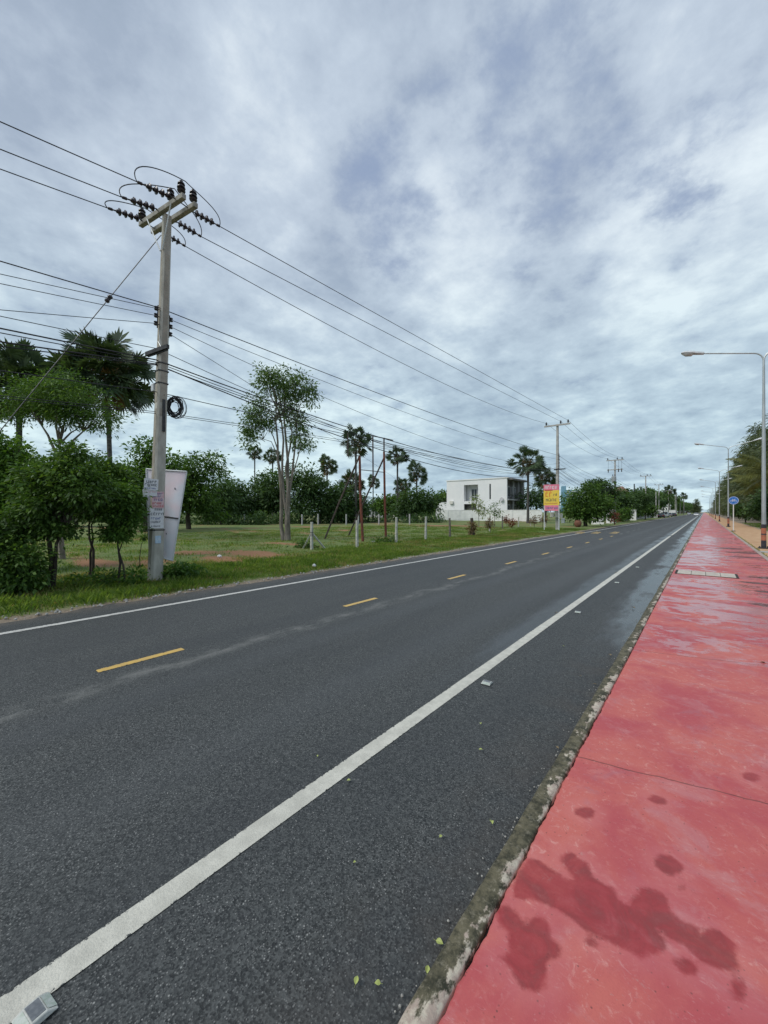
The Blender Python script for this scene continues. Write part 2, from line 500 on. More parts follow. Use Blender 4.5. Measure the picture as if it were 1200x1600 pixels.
m_, q = new_mat('asphalt')
b_, r_, n_, P_, X_, Y_ = asphalt_nodes(q)
out_principled(q, b_, r_, n_)
M['asphalt'] = m_
def marking_mat(name, c1, c2, wear, cx=None, hw=.065):
    m, q = new_mat(name)
    b, r, n, P, X, Y = asphalt_nodes(q)
    f = q.noise(P, 9, 6, .65)
    paint = q.mix(q.step(f, .35, .65), c1, c2)
    paint = q.mix(q.m('MULTIPLY', q.step(q.noise(P, 70, 3, .6), .45, .75), .22), paint, (.25, .24, .21))
    paint = q.mix(q.m('MULTIPLY', q.step(q.noise(P, 1.3, 4, .6), .45, .75), .25), paint, (.36, .35, .31))
    hn = q.noise(P, 26, 6, .75)
    if cx is not None:
        hn = q.m('ADD', hn, q.m('MULTIPLY', q.step(q.m('ABSOLUTE', q.m('SUBTRACT', X, cx)), hw - .022, hw + .004), .17))
    hole = q.step(hn, wear, wear + .045)
    base = q.mix(hole, paint, b)
    out_principled(q, base, q.m('ADD', .55, q.m('MULTIPLY', hole, .15)), n)
    return m
M['line_white'] = marking_mat('line_white', (.62, .60, .52), (.50, .485, .42), .67, -1.99, .065)
M['line_worn'] = marking_mat('line_worn', (.66, .65, .60), (.52, .51, .48), .60, -8.2, .07)
M['line_yellow'] = marking_mat('line_yellow', (.66, .43, .10), (.56, .37, .11), .64, -5.395, .055)

# ---- red path
m_, q = new_mat('red_path')
P = q.pos(); sp = q.n('ShaderNodeSeparateXYZ', ins={0: P}); X, Y = sp.outputs[0], sp.outputs[1]
att = q.n('ShaderNodeAttribute', attribute_name='stain').outputs['Fac']
n1 = q.noise(P, 1.25, 6, .62, .5)
n2 = q.noise(P, 5.0, 7, .68, 1.2)
n3 = q.noise(q.vm('ADD', P, (5, 3, 0)), 17, 6, .72, .8)
n4 = q.noise(P, 150, 3, .6)
base = q.mix(q.step(n1, .36, .64), (.44, .075, .085), (.54, .135, .110))
base = q.mix(q.m('MULTIPLY', q.step(n2, .54, .70), .50), base, (.58, .20, .18))
base = q.mix(q.m('MULTIPLY', q.m('MULTIPLY', q.step(n3, .55, .66), q.step(n1, .40, .58)), .55), base, (.68, .34, .30))
base = q.mix(q.m('MULTIPLY', q.step(q.noise(q.vm('ADD', P, (1, 8, 0)), 3.1, 6, .7, .6), .56, .72), .40), base, (.36, .16, .19))
base = q.mix(q.m('MULTIPLY', q.step(n4, .42, .8), .25), base, (.34, .07, .07))
scf = q.noise(q.vm('ADD', q.scale(P, (1, 1.4, 1)), (9, 2, 0)), 2.3, 8, .72, .4)
base = q.mix(q.m('MULTIPLY', q.step(scf, .52, .66), .42), base, (.50, .235, .245))
base = q.mix(q.m('MULTIPLY', q.step(q.noise(P, 45, 4, .75), .56, .72), .30), base, (.60, .30, .28))
base = q.mix(q.m('MULTIPLY', q.step(q.noise(P, 11, 7, .75, .5), .40, .30), .35), base, (.26, .045, .05))
worn = q.m('MULTIPLY', q.step(q.noise(q.vm('ADD', P, (2, 4, 0)), 7.5, 8, .78, .3), .625, .66), q.step(n1, .42, .60))
base = q.mix(q.m('MULTIPLY', worn, .75), base, (.40, .33, .30))
vg = q.n('ShaderNodeTexVoronoi', ins={'Vector': P}); vg.inputs['Scale'].default_value = 60
gr = q.m('MULTIPLY', q.step(q.n('ShaderNodeSeparateColor', ins={0: vg.outputs['Color']}).outputs[0], .90, .95), q.step(vg.outputs['Distance'], .30, .12))
base = q.mix(q.m('MULTIPLY', gr, .7), base, (.12, .045, .04))
# trowel marks / scratches
sc1 = q.noise(q.scale(P, (2.2, 9, 1)), 5, 6, .7, 1.5)
base = q.mix(q.m('MULTIPLY', q.step(sc1, .60, .68), .26), base, (.66, .40, .40))
# near stains (drawn outlines, signed distance in metres)
dist = q.m('ADD', att, q.m('MULTIPLY', q.m('SUBTRACT', q.noise(P, 14, 6, .7), .5), .06))
stain = q.m('MULTIPLY', q.step(dist, .010, -.016), q.m('MULTIPLY', q.step(n2, .2, .55, .60, 1.0), q.step(n3, .3, .6, .8, 1.0)))
rim = q.m('MULTIPLY', q.step(dist, .10, .012), q.m('SUBTRACT', 1.0, stain))
base = q.mix(q.m('MULTIPLY', rim, .14), base, (.62, .26, .27))
damp_col = q.mix(q.step(n2, .4, .62), (.30, .022, .026), (.23, .030, .030))
base = q.mix(q.m('MULTIPLY', stain, .90), base, damp_col)
# farther damp patches
wa = q.noise(q.scale(P, (.8, 1.15, 1)), 1.5, 6, .62, .6)
wet = q.m('MULTIPLY', q.step(wa, .50, .60), q.step(Y, 4.0, 7.0))
wet = q.m('MULTIPLY', wet, q.step(q.noise(P, 4.2, 4, .6), .36, .55))
pn1 = q.noise(q.scale(P, (.75, 1.25, 1)), 1.55, 8, .66, .9)
pn2 = q.noise(q.vm('ADD', q.scale(P, (1.0, 1.5, 1)), (4, 7, 0)), 5.5, 6, .62, 1.0)
pv = q.m('ADD', pn1, q.m('MULTIPLY', q.m('SUBTRACT', pn2, .5), .55))
for (cx, cy, rx, ry, a_) in ((.25, 9.3, 1.3, 1.2, .10), (.0, 11.9, 1.0, 1.0, .07), (-.15, 19.5, .9, 3.5, .10), (.2, 31, .9, 6, .09), (1.2, 6, .8, 1.5, -.08), (.2, 5, 2, 1.2, -.07)):
    v = q.m('ADD', q.m('POWER', q.m('DIVIDE', q.m('SUBTRACT', X, cx), rx), 2.0), q.m('POWER', q.m('DIVIDE', q.m('SUBTRACT', Y, cy), ry), 2.0))
    pv = q.m('ADD', pv, q.m('MULTIPLY', q.step(v, 1.4, .2), a_))
pud = q.m('MULTIPLY', q.step(pv, .505, .585), q.step(Y, 3.6, 6.5))
base = q.mix(q.m('MULTIPLY', wet, .35), base, (.34, .07, .08))
base = q.mix(q.m('MULTIPLY', pud, .35), base, (.42, .17, .19))
dk = None
for (cx, cy, rx, ry) in ((1.15, 10.0, .42, .14), (1.3, 11.7, .35, .16), (1.0, 13.0, .25, .14), (1.35, 14.2, .3, .16), (1.3, 22.3, .5, .35), (1.25, 20.2, .45, .22), (.95, 24.5, .4, .4)):
    v = q.m('ADD', q.m('POWER', q.m('DIVIDE', q.m('SUBTRACT', X, cx), rx), 2.0), q.m('POWER', q.m('DIVIDE', q.m('SUBTRACT', Y, cy), ry), 2.0))
    v = q.m('ADD', v, q.m('MULTIPLY', q.m('SUBTRACT', q.noise(P, 6, 5, .6), .5), 3.4))
    s_ = q.step(v, 2.0, 1.2)
    dk = s_ if dk is None else q.m('MAXIMUM', dk, s_)
base = q.mix(q.m('MULTIPLY', dk, .85), base, (.085, .035, .032))
# slab joints
qq = q.m('SUBTRACT', q.m('SUBTRACT', Y, q.m('MULTIPLY', q.m('ADD', X, .7), .24)), 2.98 - 1.39)
qq = q.m('ADD', qq, q.m('MULTIPLY', q.m('SUBTRACT', q.noise(P, 6, 3, .6), .5), .05))
jd = q.m('ABSOLUTE', q.m('SUBTRACT', q.m('FLOORED_MODULO', qq, 2.78), 1.39))
joint = q.m('MULTIPLY', q.step(jd, .0075, .003), q.step(q.noise(P, 3.1, 3, .5), .30, .46))
base = q.mix(q.m('MULTIPLY', joint, .65), base, (.07, .03, .025))
rough = q.m('SUBTRACT', .74, q.m('MULTIPLY', stain, .26))
rough = q.m('SUBTRACT', rough, q.m('MULTIPLY', wet, .34))
rough = q.m('MINIMUM', rough, q.m('SUBTRACT', .74, q.m('MULTIPLY', pud, .60)))
h = q.m('ADD', q.m('MULTIPLY', n2, .6), q.m('ADD', q.m('MULTIPLY', n3, .4), q.m('MULTIPLY', n4, .18)))
h = q.m('SUBTRACT', h, q.m('MULTIPLY', joint, 1.5))
nb = q.n('ShaderNodeBump', ins={'Height': h, 'Strength': q.m('SUBTRACT', .5, q.m('MULTIPLY', pud, .46))})
nb.inputs['Distance'].default_value = .006
out_principled(q, base, rough, nb.outputs[0])
M['red_path'] = m_

# ---- mossy kerb with rests of paint
m_, q = new_mat('kerb')
P = q.pos()
a = q.noise(P, 14, 7, .7)
b = q.noise(q.scale(P, (1, .45, 1)), 3.4, 6, .7)
base = q.mix(q.step(a, .36, .62), (.028, .028, .015), (.13, .115, .070))
base = q.mix(q.m('MULTIPLY', q.step(q.noise(P, 38, 5, .7), .5, .7), .45), base, (.30, .27, .20))
spx = q.n('ShaderNodeSeparateXYZ', ins={0: P})
side = q.step(spx.outputs[0], -.80, -.705)
pn = q.m('ADD', b, q.m('MULTIPLY', q.m('SUBTRACT', side, .5), .16))
pale = q.step(q.m('ADD', pn, q.m('MULTIPLY', q.m('SUBTRACT', a, .5), .25)), .555, .60)
base = q.mix(q.m('MULTIPLY', pale, .85), base, q.mix(q.step(q.noise(P, 30, 4, .6), .4, .6), (.62, .55, .44), (.46, .36, .30)))
out_principled(q, base, .9, q.bump(q.m('ADD', a, q.m('MULTIPLY', q.noise(P, 60, 4, .7), .5)), .8, .012))
M['kerb'] = m_
M['border'] = simple('border', (.28, .21, .18), (.42, .34, .29), 3, .9, bump=.3)

# ---- ground
m_, q = new_mat('ground')
P = q.pos(); sp = q.n('ShaderNodeSeparateXYZ', ins={0: P}); X, Y = sp.outputs[0], sp.outputs[1]
g1 = q.noise(P, .35, 6, .62); g2 = q.noise(P, 2.6, 7, .68); g3 = q.noise(P, 24, 5, .7)
green = q.mix(q.step(g1, .36, .64), (.105, .165, .034), (.185, .205, .065))
green = q.mix(q.m('MULTIPLY', q.step(g2, .42, .62), .55), green, (.080, .150, .028))
green = q.mix(q.m('MULTIPLY', q.step(g3, .45, .7), .45), green, (.22, .215, .095))
soil = q.mix(q.step(g3, .35, .65), (.29, .105, .055), (.38, .185, .105))
sm = q.step(q.m('ADD', q.noise(q.scale(P, (.16, .30, 1)), 1.0, 6, .68, .4), q.m('MULTIPLY', q.m('SUBTRACT', g2, .5), .3)), .555, .64)
SOIL = []
for (px, py, rx, ry) in ((395, 866, 2.2, 1.0), (350, 876, 1.3, .8), (305, 864, 1.8, .9), (450, 852, 2.6, .5), (150, 880, 2.0, .6), (700, 822, 6, 2)):
    c = G(px, py)
    SOIL.append((c.x, c.y, rx, ry))
    v = q.m('ADD', q.m('POWER', q.m('DIVIDE', q.m('SUBTRACT', X, c.x), rx), 2.0), q.m('POWER', q.m('DIVIDE', q.m('SUBTRACT', Y, c.y), ry), 2.0))
    v = q.m('ADD', v, q.m('MULTIPLY', q.m('SUBTRACT', g2, .5), 3.6))
    v = q.m('ADD', v, q.m('MULTIPLY', q.m('SUBTRACT', g3, .5), 2.2))
    sm = q.m('MAXIMUM', sm, q.step(v, 1.3, .5))
sm = q.m('MULTIPLY', sm, q.step(X, -11.2, -12.6))
base = q.mix(q.m('MULTIPLY', sm, .80), green, soil)
# dirt strip along the road edge
de = q.m('MULTIPLY', q.step(q.m('ADD', X, q.m('MULTIPLY', q.m('SUBTRACT', g2, .5), .6)), -9.55, -9.25), 1.0)
base = q.mix(de, base, q.mix(q.step(g3, .35, .65), (.20, .155, .11), (.33, .27, .20)))
# sand verge on the right
sand = q.mix(q.step(g2, .35, .65), (.46, .26, .13), (.58, .38, .22))
sand = q.mix(q.m('MULTIPLY', q.step(g3, .5, .75), .35), sand, (.30, .19, .11))
sf = q.m('MULTIPLY', q.step(X, 1.0, 1.2), q.step(q.m('ADD', X, q.m('MULTIPLY', q.m('SUBTRACT', g2, .5), 1.6)), 4.5, 4.1))
base = q.mix(sf, base, sand)
out_principled(q, base, .95, q.bump(q.m('ADD', g2, g3), .7, .05))
M['ground'] = m_

# ================================================================ SETTING
def grid_mesh(name, xs, ys, zf):
    xs = np.asarray(xs, float); ys = np.asarray(ys, float)
    XX, YY = np.meshgrid(xs, ys)
    ZZ = zf(XX, YY)
    V = np.stack([XX, YY, ZZ], -1).reshape(-1, 3)
    nx, ny = len(xs), len(ys)
    i = np.arange(nx - 1)[None, :] + np.arange(ny - 1)[:, None] * nx
    Q = np.stack([i, i + 1, i + nx + 1, i + nx], -1).reshape(-1, 4)
    return np_mesh(name, V, Q, smooth=True)
def gz(X, Y):
    X = np.asarray(X, float); Y = np.asarray(Y, float)
    lump = .05 * np.sin(X * .9 + Y * .37) + .04 * np.sin(X * .41 - Y * .83 + 1) + .03 * np.sin(Y * 1.9 + X * 1.3)
    left = np.clip((-9.15 - X) / .5, 0, 1)
    lz = -.02 + left * (.05 + .5 * lump * np.clip((-9.4 - X) / 2, 0, 1))
    right = np.clip((X - 1.72) / .1, 0, 1)
    rz = right * (.09 + .35 * lump * np.clip((X - 2.6) / 2, 0, 1))
    z = np.where(X < -5, lz, np.where(X > 1.72, rz, -.03))
    z = np.where((X >= -9.15) & (X <= 1.72), -.03, z)
    far = np.clip((np.abs(Y) + np.abs(X) - 300) / 300, 0, 1)
    return z * (1 - far) + far * np.where((X < -9.15), 0.02, np.where(X > 1.72, .08, -.03))
def gh(x, y):
    return float(gz(x, y))
xs = np.concatenate([[-3500, -2000, -1000, -500, -300, -200, -150], np.arange(-120, -40, 4.0), np.arange(-40, -20, 1.0), np.arange(-20, -9.6, .35),
                     [-9.6, -9.45, -9.3, -9.15, -9.1, -5, 0, 1.0, 1.70, 1.74, 1.80, 1.9], np.arange(2.3, 12, .5), np.arange(12, 40, 3.0), [60, 100, 200, 500, 1000, 2000, 3500]])
ys = np.concatenate([[-800, -400, -200, -100, -60, -40, -25], np.arange(-15, 40, .45), np.arange(40, 120, 2.0), np.arange(120, 300, 10.0), [350, 400, 500, 700, 1000, 1500, 2500, 4000]])
o = link('ground', grid_mesh('ground', xs, ys, gz), M['ground'])
tag(o, kind='structure')

rs = np.random.RandomState(3)
ysr = np.concatenate([np.arange(-12, 45, .25), np.arange(45, 150, 3.0), np.arange(150, 900, 25.0)])
nx_ = 12
me = grid_mesh('road', np.linspace(-9.12, -.79, nx_), ysr, lambda X, Y: -.008 * ((X + 5) / 4) ** 2)
v = np.zeros(len(me.vertices) * 3); me.vertices.foreach_get('co', v); v = v.reshape(-1, 3)
lm = np.abs(v[:, 0] + 9.12) < .01
v[lm, 0] += .05 * np.sin(v[lm, 1] * 1.3) + .05 * rs.randn(lm.sum()) * (v[lm, 1] < 45)
v[lm, 2] = -.012
me.vertices.foreach_set('co', v.ravel()); me.update()
o = link('road', me, M['asphalt']); tag(o, kind='structure')

def strip(mb, x0, x1, y0, y1, z, step=.5, jit=0.0):
    n = max(1, int((y1 - y0) / step))
    ysn = np.linspace(y0, y1, n + 1)
    for a, b in zip(ysn[:-1], ysn[1:]):
        pass
    vs = []
    for y in ysn:
        zz = lambda x: z - .008 * ((x + 5) / 4) ** 2
        vs.append((x0 + jit * random.uniform(-1, 1), y, zz(x0))); vs.append((x1 + jit * random.uniform(-1, 1), y, zz(x1)))
    mb.add(vs, [(2 * i, 2 * i + 1, 2 * i + 3, 2 * i + 2) for i in range(n)])
mb = MB(); strip(mb, -2.055, -1.925, -6, 37.2, .004, .45, .003); strip(mb, -2.055, -1.925, 38.4, 650, .004, 8)
tag(mb.build('edge_line', M['line_white']), kind='structure')
mb = MB(); strip(mb, -8.27, -8.13, -6, 33.5, .004, .12, .012); strip(mb, -8.27, -8.13, 33.5, 650, .004, 6)
tag(mb.build('far_edge_line', M['line_worn']), kind='structure')
mb = MB()
for k in range(-2, 9):
    y0 = 1.47 + 4.0 * k
    strip(mb, -5.45, -5.34, y0, y0 + .96, .004, .1, .003)
tag(mb.build('centre_dashes', M['line_yellow']), kind='structure')
mb = MB()
for k in range(9, 13): strip(mb, -5.45, -5.33, 1.47 + 4 * k, 2.9 + 4 * k, .004, .3)
for k in range(3): strip(mb, -2.9 - 0, -2.2, 300 + k * 10, 304 + k * 10, .004, 1)
tag(mb.build('far_centre_dashes', M['line_worn']), kind='structure')
# raised yellow chevron slabs painted in the far lane
mb = MB()
for px in (906, 931, 960):
    q4 = [G(px - 9, 833.4), G(px + 3, 834.0), G(px + 9, 831.6), G(px + 1, 830.6)]
    mb.add([(p.x, p.y, .002) for p in q4], [(0, 1, 2, 3)])
o = mb.build('hatch_marks', M['line_yellow']); tag(o, kind='structure')
# cross crack/patch
mb = MB(); mb.add([(-4.6, 37.35, -.001), (-1.2, 37.25, -.003), (-1.2, 37.85, -.003), (-4.6, 37.9, -.001)], [(0, 1, 2, 3)])
M['patch'] = simple('patch', (.022, .024, .026), (.04, .042, .045), 3, .6)
tag(mb.build('road_patch', M['patch']), kind='structure')

# kerb
yk = np.concatenate([np.arange(-8, 14, .06), np.arange(14, 60, .5), np.arange(60, 800, 10.0)])
rs = np.random.RandomState(5)
def sm(n, k):
    a = rs.randn(n + 2 * k); return np.convolve(a, np.ones(k) / k, 'same')[k:-k]
n = len(yk)
nearm = np.clip((16 - yk) / 4, 0, 1)
jl = sm(n, 9) * .010 * nearm; jr = sm(n, 7) * .008 * nearm; jz = sm(n, 9) * .006 * nearm
prof = []
rows = np.stack([
    np.stack([-.797 + jl * .6, yk, np.full(n, -.03)], -1),
    np.stack([-.797 + jl, yk, .112 + jz], -1),
    np.stack([-.790 + jl, yk, .120 + jz], -1),
    np.stack([-.745 + 0 * jl, yk, .1235 + jz * 1.0], -1),
    np.stack([-.706 + jr, yk, .124 + jz], -1),
    np.stack([-.698 + jr, yk, .112 + jz * .3], -1),
    np.stack([-.696 + jr, yk, np.full(n, .02)], -1)], 1)
V = rows.reshape(-1, 3); kk = rows.shape[1]
i = np.arange(kk - 1)[None, :] + np.arange(n - 1)[:, None] * kk
Q = np.stack([i, i + 1, i + kk + 1, i + kk], -1).reshape(-1, 4)
o = link('kerb', np_mesh('kerb', V, Q, True), M['kerb']); tag(o, kind='structure')
# dark gap bed under kerb / path joint
mb = MB(); mb.bbox((-.72, -8, .02), (-.66, 60, .092)); M['gap'] = simple('gap', (.03, .022, .018), None, rough=.95)
tag(mb.build('kerb_joint', M['gap']), kind='structure')

# stains on the path
def tx(pts, s=2.0, ox=600, oy=1100):
    return np.array([[*G(ox + x / s, oy + y / s, .12)[:2]] for x, y in pts])
polys = [
    tx([(420, 530), (440, 480), (480, 483), (560, 545), (590, 547), (570, 520), (553, 490), (560, 466), (585, 462), (640, 500), (655, 545), (720, 580), (745, 620), (765, 628), (785, 590), (795, 572), (850, 575), (885, 605), (895, 655), (975, 695), (985, 725), (1000, 702), (1040, 702), (1100, 750), (1110, 825), (1060, 835), (1000, 815), (960, 775), (890, 735), (858, 705), (885, 740), (890, 765), (860, 785), (800, 795), (740, 765), (690, 740), (640, 715), (620, 705), (590, 675), (560, 650), (490, 620), (400, 605), (405, 560)]),
    tx([(350, 650), (375, 625), (405, 635), (430, 665), (440, 690), (460, 665), (480, 655), (512, 680), (520, 705), (520, 735), (555, 755), (550, 790), (515, 800), (510, 830), (517, 870), (480, 905), (430, 890), (400, 840), (350, 790), (385, 770), (385, 715), (355, 680)]),
]
def ell(cx, cy, rx, ry, ang=0, k=12):
    out = []
    for j in range(k):
        t = 2 * math.pi * j / k
        x, y = rx * math.cos(t) * random.uniform(.85, 1.12), ry * math.sin(t) * random.uniform(.85, 1.12)
        out.append((cx + x * math.cos(ang) - y * math.sin(ang), cy + x * math.sin(ang) + y * math.cos(ang)))
    return tx(out)
for a in ((628, 340, 34, 19, .2), (888, 503, 48, 30, .3), (855, 300, 34, 13, .3), (945, 820, 45, 26, .5), (1108, 895, 30, 45, -.4), (930, 570, 16, 13, 0), (650, 745, 20, 14, .4), (1150, 225, 30, 14, .2)):
    polys.append(ell(*a))
def sdf(P, poly):
    a = poly; b = np.roll(poly, -1, 0)
    dmin = np.full(len(P), 1e9); inside = np.zeros(len(P), bool)
    for (x0, y0), (x1, y1) in zip(a, b):
        ex, ey = x1 - x0, y1 - y0
        t = np.clip(((P[:, 0] - x0) * ex + (P[:, 1] - y0) * ey) / (ex * ex + ey * ey + 1e-12), 0, 1)
        dd = np.hypot(P[:, 0] - x0 - t * ex, P[:, 1] - y0 - t * ey)
        dmin = np.minimum(dmin, dd)
        c = ((y0 > P[:, 1]) != (y1 > P[:, 1])) & (P[:, 0] < (x1 - x0) * (P[:, 1] - y0) / (y1 - y0 + 1e-12) + x0)
        inside ^= c
    return np.where(inside, -dmin, dmin)
xp = np.concatenate([[-.689, -.686], np.arange(-.67, 1.72, .02), [1.72]])
yp = np.concatenate([np.arange(-6, .2, .5), np.arange(.2, 4.5, .02), np.arange(4.5, 14, .25), np.arange(14, 60, 2), np.arange(60, 800, 20.0)])
def pz(X, Y):
    z = .118 + .004 * np.sin(X * 2.3 + Y * 1.1) * np.clip((20 - Y) / 10, 0, 1)
    return np.where(X < -.688, .05, z)
me = grid_mesh('red_footpath', xp, yp, pz)
v = np.zeros(len(me.vertices) * 3); me.vertices.foreach_get('co', v); v = v.reshape(-1, 3)
ragged = (v[:, 0] < -.68)
v[ragged, 0] += (.003 * np.sin(v[ragged, 1] * 13.7) + .0022 * np.sin(v[ragged, 1] * 41.3 + 2) + .0018 * np.sin(v[ragged, 1] * 97.1)) * (v[ragged, 1] < 4.5)
me.vertices.foreach_set('co', v.ravel())
val = np.full(len(v), 1.0)
nearv = (v[:, 1] < 4.6) & (v[:, 1] > .1)
for pl in polys: val[nearv] = np.minimum(val[nearv], sdf(v[nearv][:, :2], pl))
at = me.attributes.new('stain', 'FLOAT', 'POINT'); at.data.foreach_set('value', val.astype(np.float32))
me.update()
o = link('red_footpath', me, M['red_path']); tag(o, kind='structure')
mb = MB(); mb.bbox((1.722, -6, -.02), (1.85, 700, .131))
tag(mb.build('path_border', M['border']), kind='structure')

# drain slab across the path
c0 = G(1053, 893, .12)
t = empty('drain_cover', (c0.x + .06, c0.y, .12), 'pale concrete drain slab set across the red path', 'drain cover')
mb = MB()
for k in range(4): mb.box((.18 + k * .31, .0, .002), (.30, .80, .022))
mb.build('slab', M['drain'], t, bevel=.004)
mb = MB(); mb.box((.645, 0, .0), (1.34, .90, .012)); mb.build('frame', M['gap'], t)

# ================================================================ LEAF BUILDERS
def norm(a):
    return a / (np.linalg.norm(a, axis=-1, keepdims=True) + 1e-9)
def leaves(C_, D_, N_, L, Wd, bend=0.0):
    n = len(C_)
    D_ = norm(D_); S = norm(np.cross(D_, N_))
    L = L[:, None] if hasattr(L, '__len__') else L; Wd = Wd[:, None] if hasattr(Wd, '__len__') else Wd
    base = C_; tip = C_ + D_ * L; tip = tip - np.array([0, 0, 1.0]) * (bend * L)
    mid = C_ + D_ * L * .45
    V = np.stack([base, mid + S * Wd / 2, tip, mid - S * Wd / 2], 1).reshape(-1, 3)
    Q = (np.arange(n)[:, None] * 4 + np.arange(4)[None, :])
    return V, Q
def crown_pts(rs, ells, ncl, per, spread, flat=.6):
    """ells: (cx,cy,cz,rx,ry,rz). Returns leaf centres, outward dirs and the cluster centres."""
    vol = np.array([e[3] * e[4] * e[5] for e in ells]) ** .72
    vol /= vol.sum()
    Cs, Ds, CC = [], [], []
    for e, w in zip(ells, vol):
        k = max(3, int(round(ncl * w)))
        u = norm(rs.randn(k, 3))
        r = rs.rand(k) ** .42 * .98
        lump = 1 + .16 * np.sin(u[:, 0] * 5 + e[0]) * np.cos(u[:, 1] * 4 + u[:, 2] * 5 + e[2])
        c = np.array(e[:3]) + u * (r * lump)[:, None] * np.array(e[3:6])
        CC.append(c)
        cr = spread * (.6 + .8 * rs.rand(k))
        m = per
        off = rs.randn(k, m, 3) * (cr[:, None, None] * .5); off[..., 2] *= flat
        P = c[:, None, :] + off
        dd = norm(off + .4 * u[:, None, :] * cr[:, None, None]) + rs.randn(k, m, 3) * .45 + np.array([0, 0, -.22])
        Cs.append(P.reshape(-1, 3)); Ds.append(dd.reshape(-1, 3))
    return np.concatenate(Cs), np.concatenate(Ds), np.concatenate(CC)
def crown_mesh(name, rs, ells, ncl, per, spread, leaf, aspect=.5, flat=.6, bend=.15):
    P, Dv, CC = crown_pts(rs, ells, ncl, per, spread, flat)
    Nn = np.array([0, 0, 1.0]) + rs.randn(len(P), 3) * .6
    L = leaf * (.45 + 1.0 * rs.rand(len(P)) ** 1.4)
    V, Q = leaves(P, Dv, Nn, L, L * aspect, bend)
    return np_mesh(name, V, Q), CC
def branch_tubes(mb, rs, start, r0, targets, n=5, wig=.08):
    start = np.array(start)
    for t in targets:
        t = np.array(t); d = t - start; L = np.linalg.norm(d)
        p1 = start + d * .35 + rs.randn(3) * wig * L * .6 + np.array([0, 0, .06 * L]); p2 = start + d * .72 + rs.randn(3) * wig * L * .6
        mb.tube([tuple(start), tuple(p1), tuple(p2), tuple(t)], [r0, r0 * .72, r0 * .42, r0 * .12], n, caps=False)
SEED = [100]
def px_ell(o, px, py, rx, ry, D, rd=None):
    c = W(px, py, D) - Vector(o); s = D / F
    rd = rd if rd is not None else (rx + ry) / 2
    return (c.x, c.y, c.z, rx * s, rd * s * .9, ry * s)
def tree(name, label, cat, base_px, D, ells, leaf, ncl, per, mat='leaf_green', bark='bark_dark', stems=None, r0=.1, group=None, aspect=.5, spread=None, flat=.6, nbr=14, gpt=None):
    """base_px: pixel x of the trunk foot, D: distance. ells in pixels. stems: list of pixel paths with radii."""
    SEED[0] += 1
    rs = np.random.RandomState(SEED[0])
    b = W(base_px, 800, D)
    if gpt is not None: b = Vector(gpt)
    b.z = gh(b.x, b.y) - .03
    root = empty(name, b, label, cat, group)
    E = [px_ell(b, *e[:4], D + (e[4] if len(e) > 4 else 0)) for e in ells]
    spread = spread or np.mean([e[3] for e in E]) * .42
    me, CC = crown_mesh('crown', rs, E, ncl, per, spread, leaf, aspect, flat)
    link('crown', me, M[mat], root)
    mb = MB()
    if stems is None:
        top = Vector(E[0][:3])
        st = [[(0, 0, 0), (top.x * .2, top.y * .2, top.z * .45), (top.x * .8, top.y * .8, top.z * .8), tuple(top)]]
        rr = [[r0 * 1.25, r0 * .85, r0 * .6, r0 * .3]]
    else:
        st, rr = [], []
        for s_ in stems:
            pts = [(W(x, y, D) - b) for x, y in s_[0]]
            pts[0].z = min(pts[0].z, 0.0) if pts[0].z < 1.0 else pts[0].z
            st.append([tuple(p) for p in pts])
            k = len(pts); rr.append([s_[1] * (1 - .75 * i / (k - 1)) for i in range(k)])
    for p, r in zip(st, rr):
        pj = [p[0]]
        rj = [r[0]]
        for i in range(1, len(p)):
            a, c = Vector(p[i - 1]), Vector(p[i]); L = (c - a).length
            pj.append(tuple((a + c) / 2 + Vector(rs.randn(3)) * L * .035)); rj.append((r[i - 1] + r[i]) / 2)
            pj.append(tuple(c)); rj.append(r[i])
        mb.tube(pj, rj, 8, caps=False)
        if nbr:
            near = CC[np.argsort(np.linalg.norm(CC - np.array(p[-1]), axis=1))]
            sel = near[rs.permutation(min(len(near), 60))[:max(3, nbr // len(st))]]
            branch_tubes(mb, rs, pj[-2 if len(pj) > 3 else -1], r[-1] * 1.1 + r0 * .12, sel)
    mb.build('trunk', M[bark], root, smooth=True)
    return root

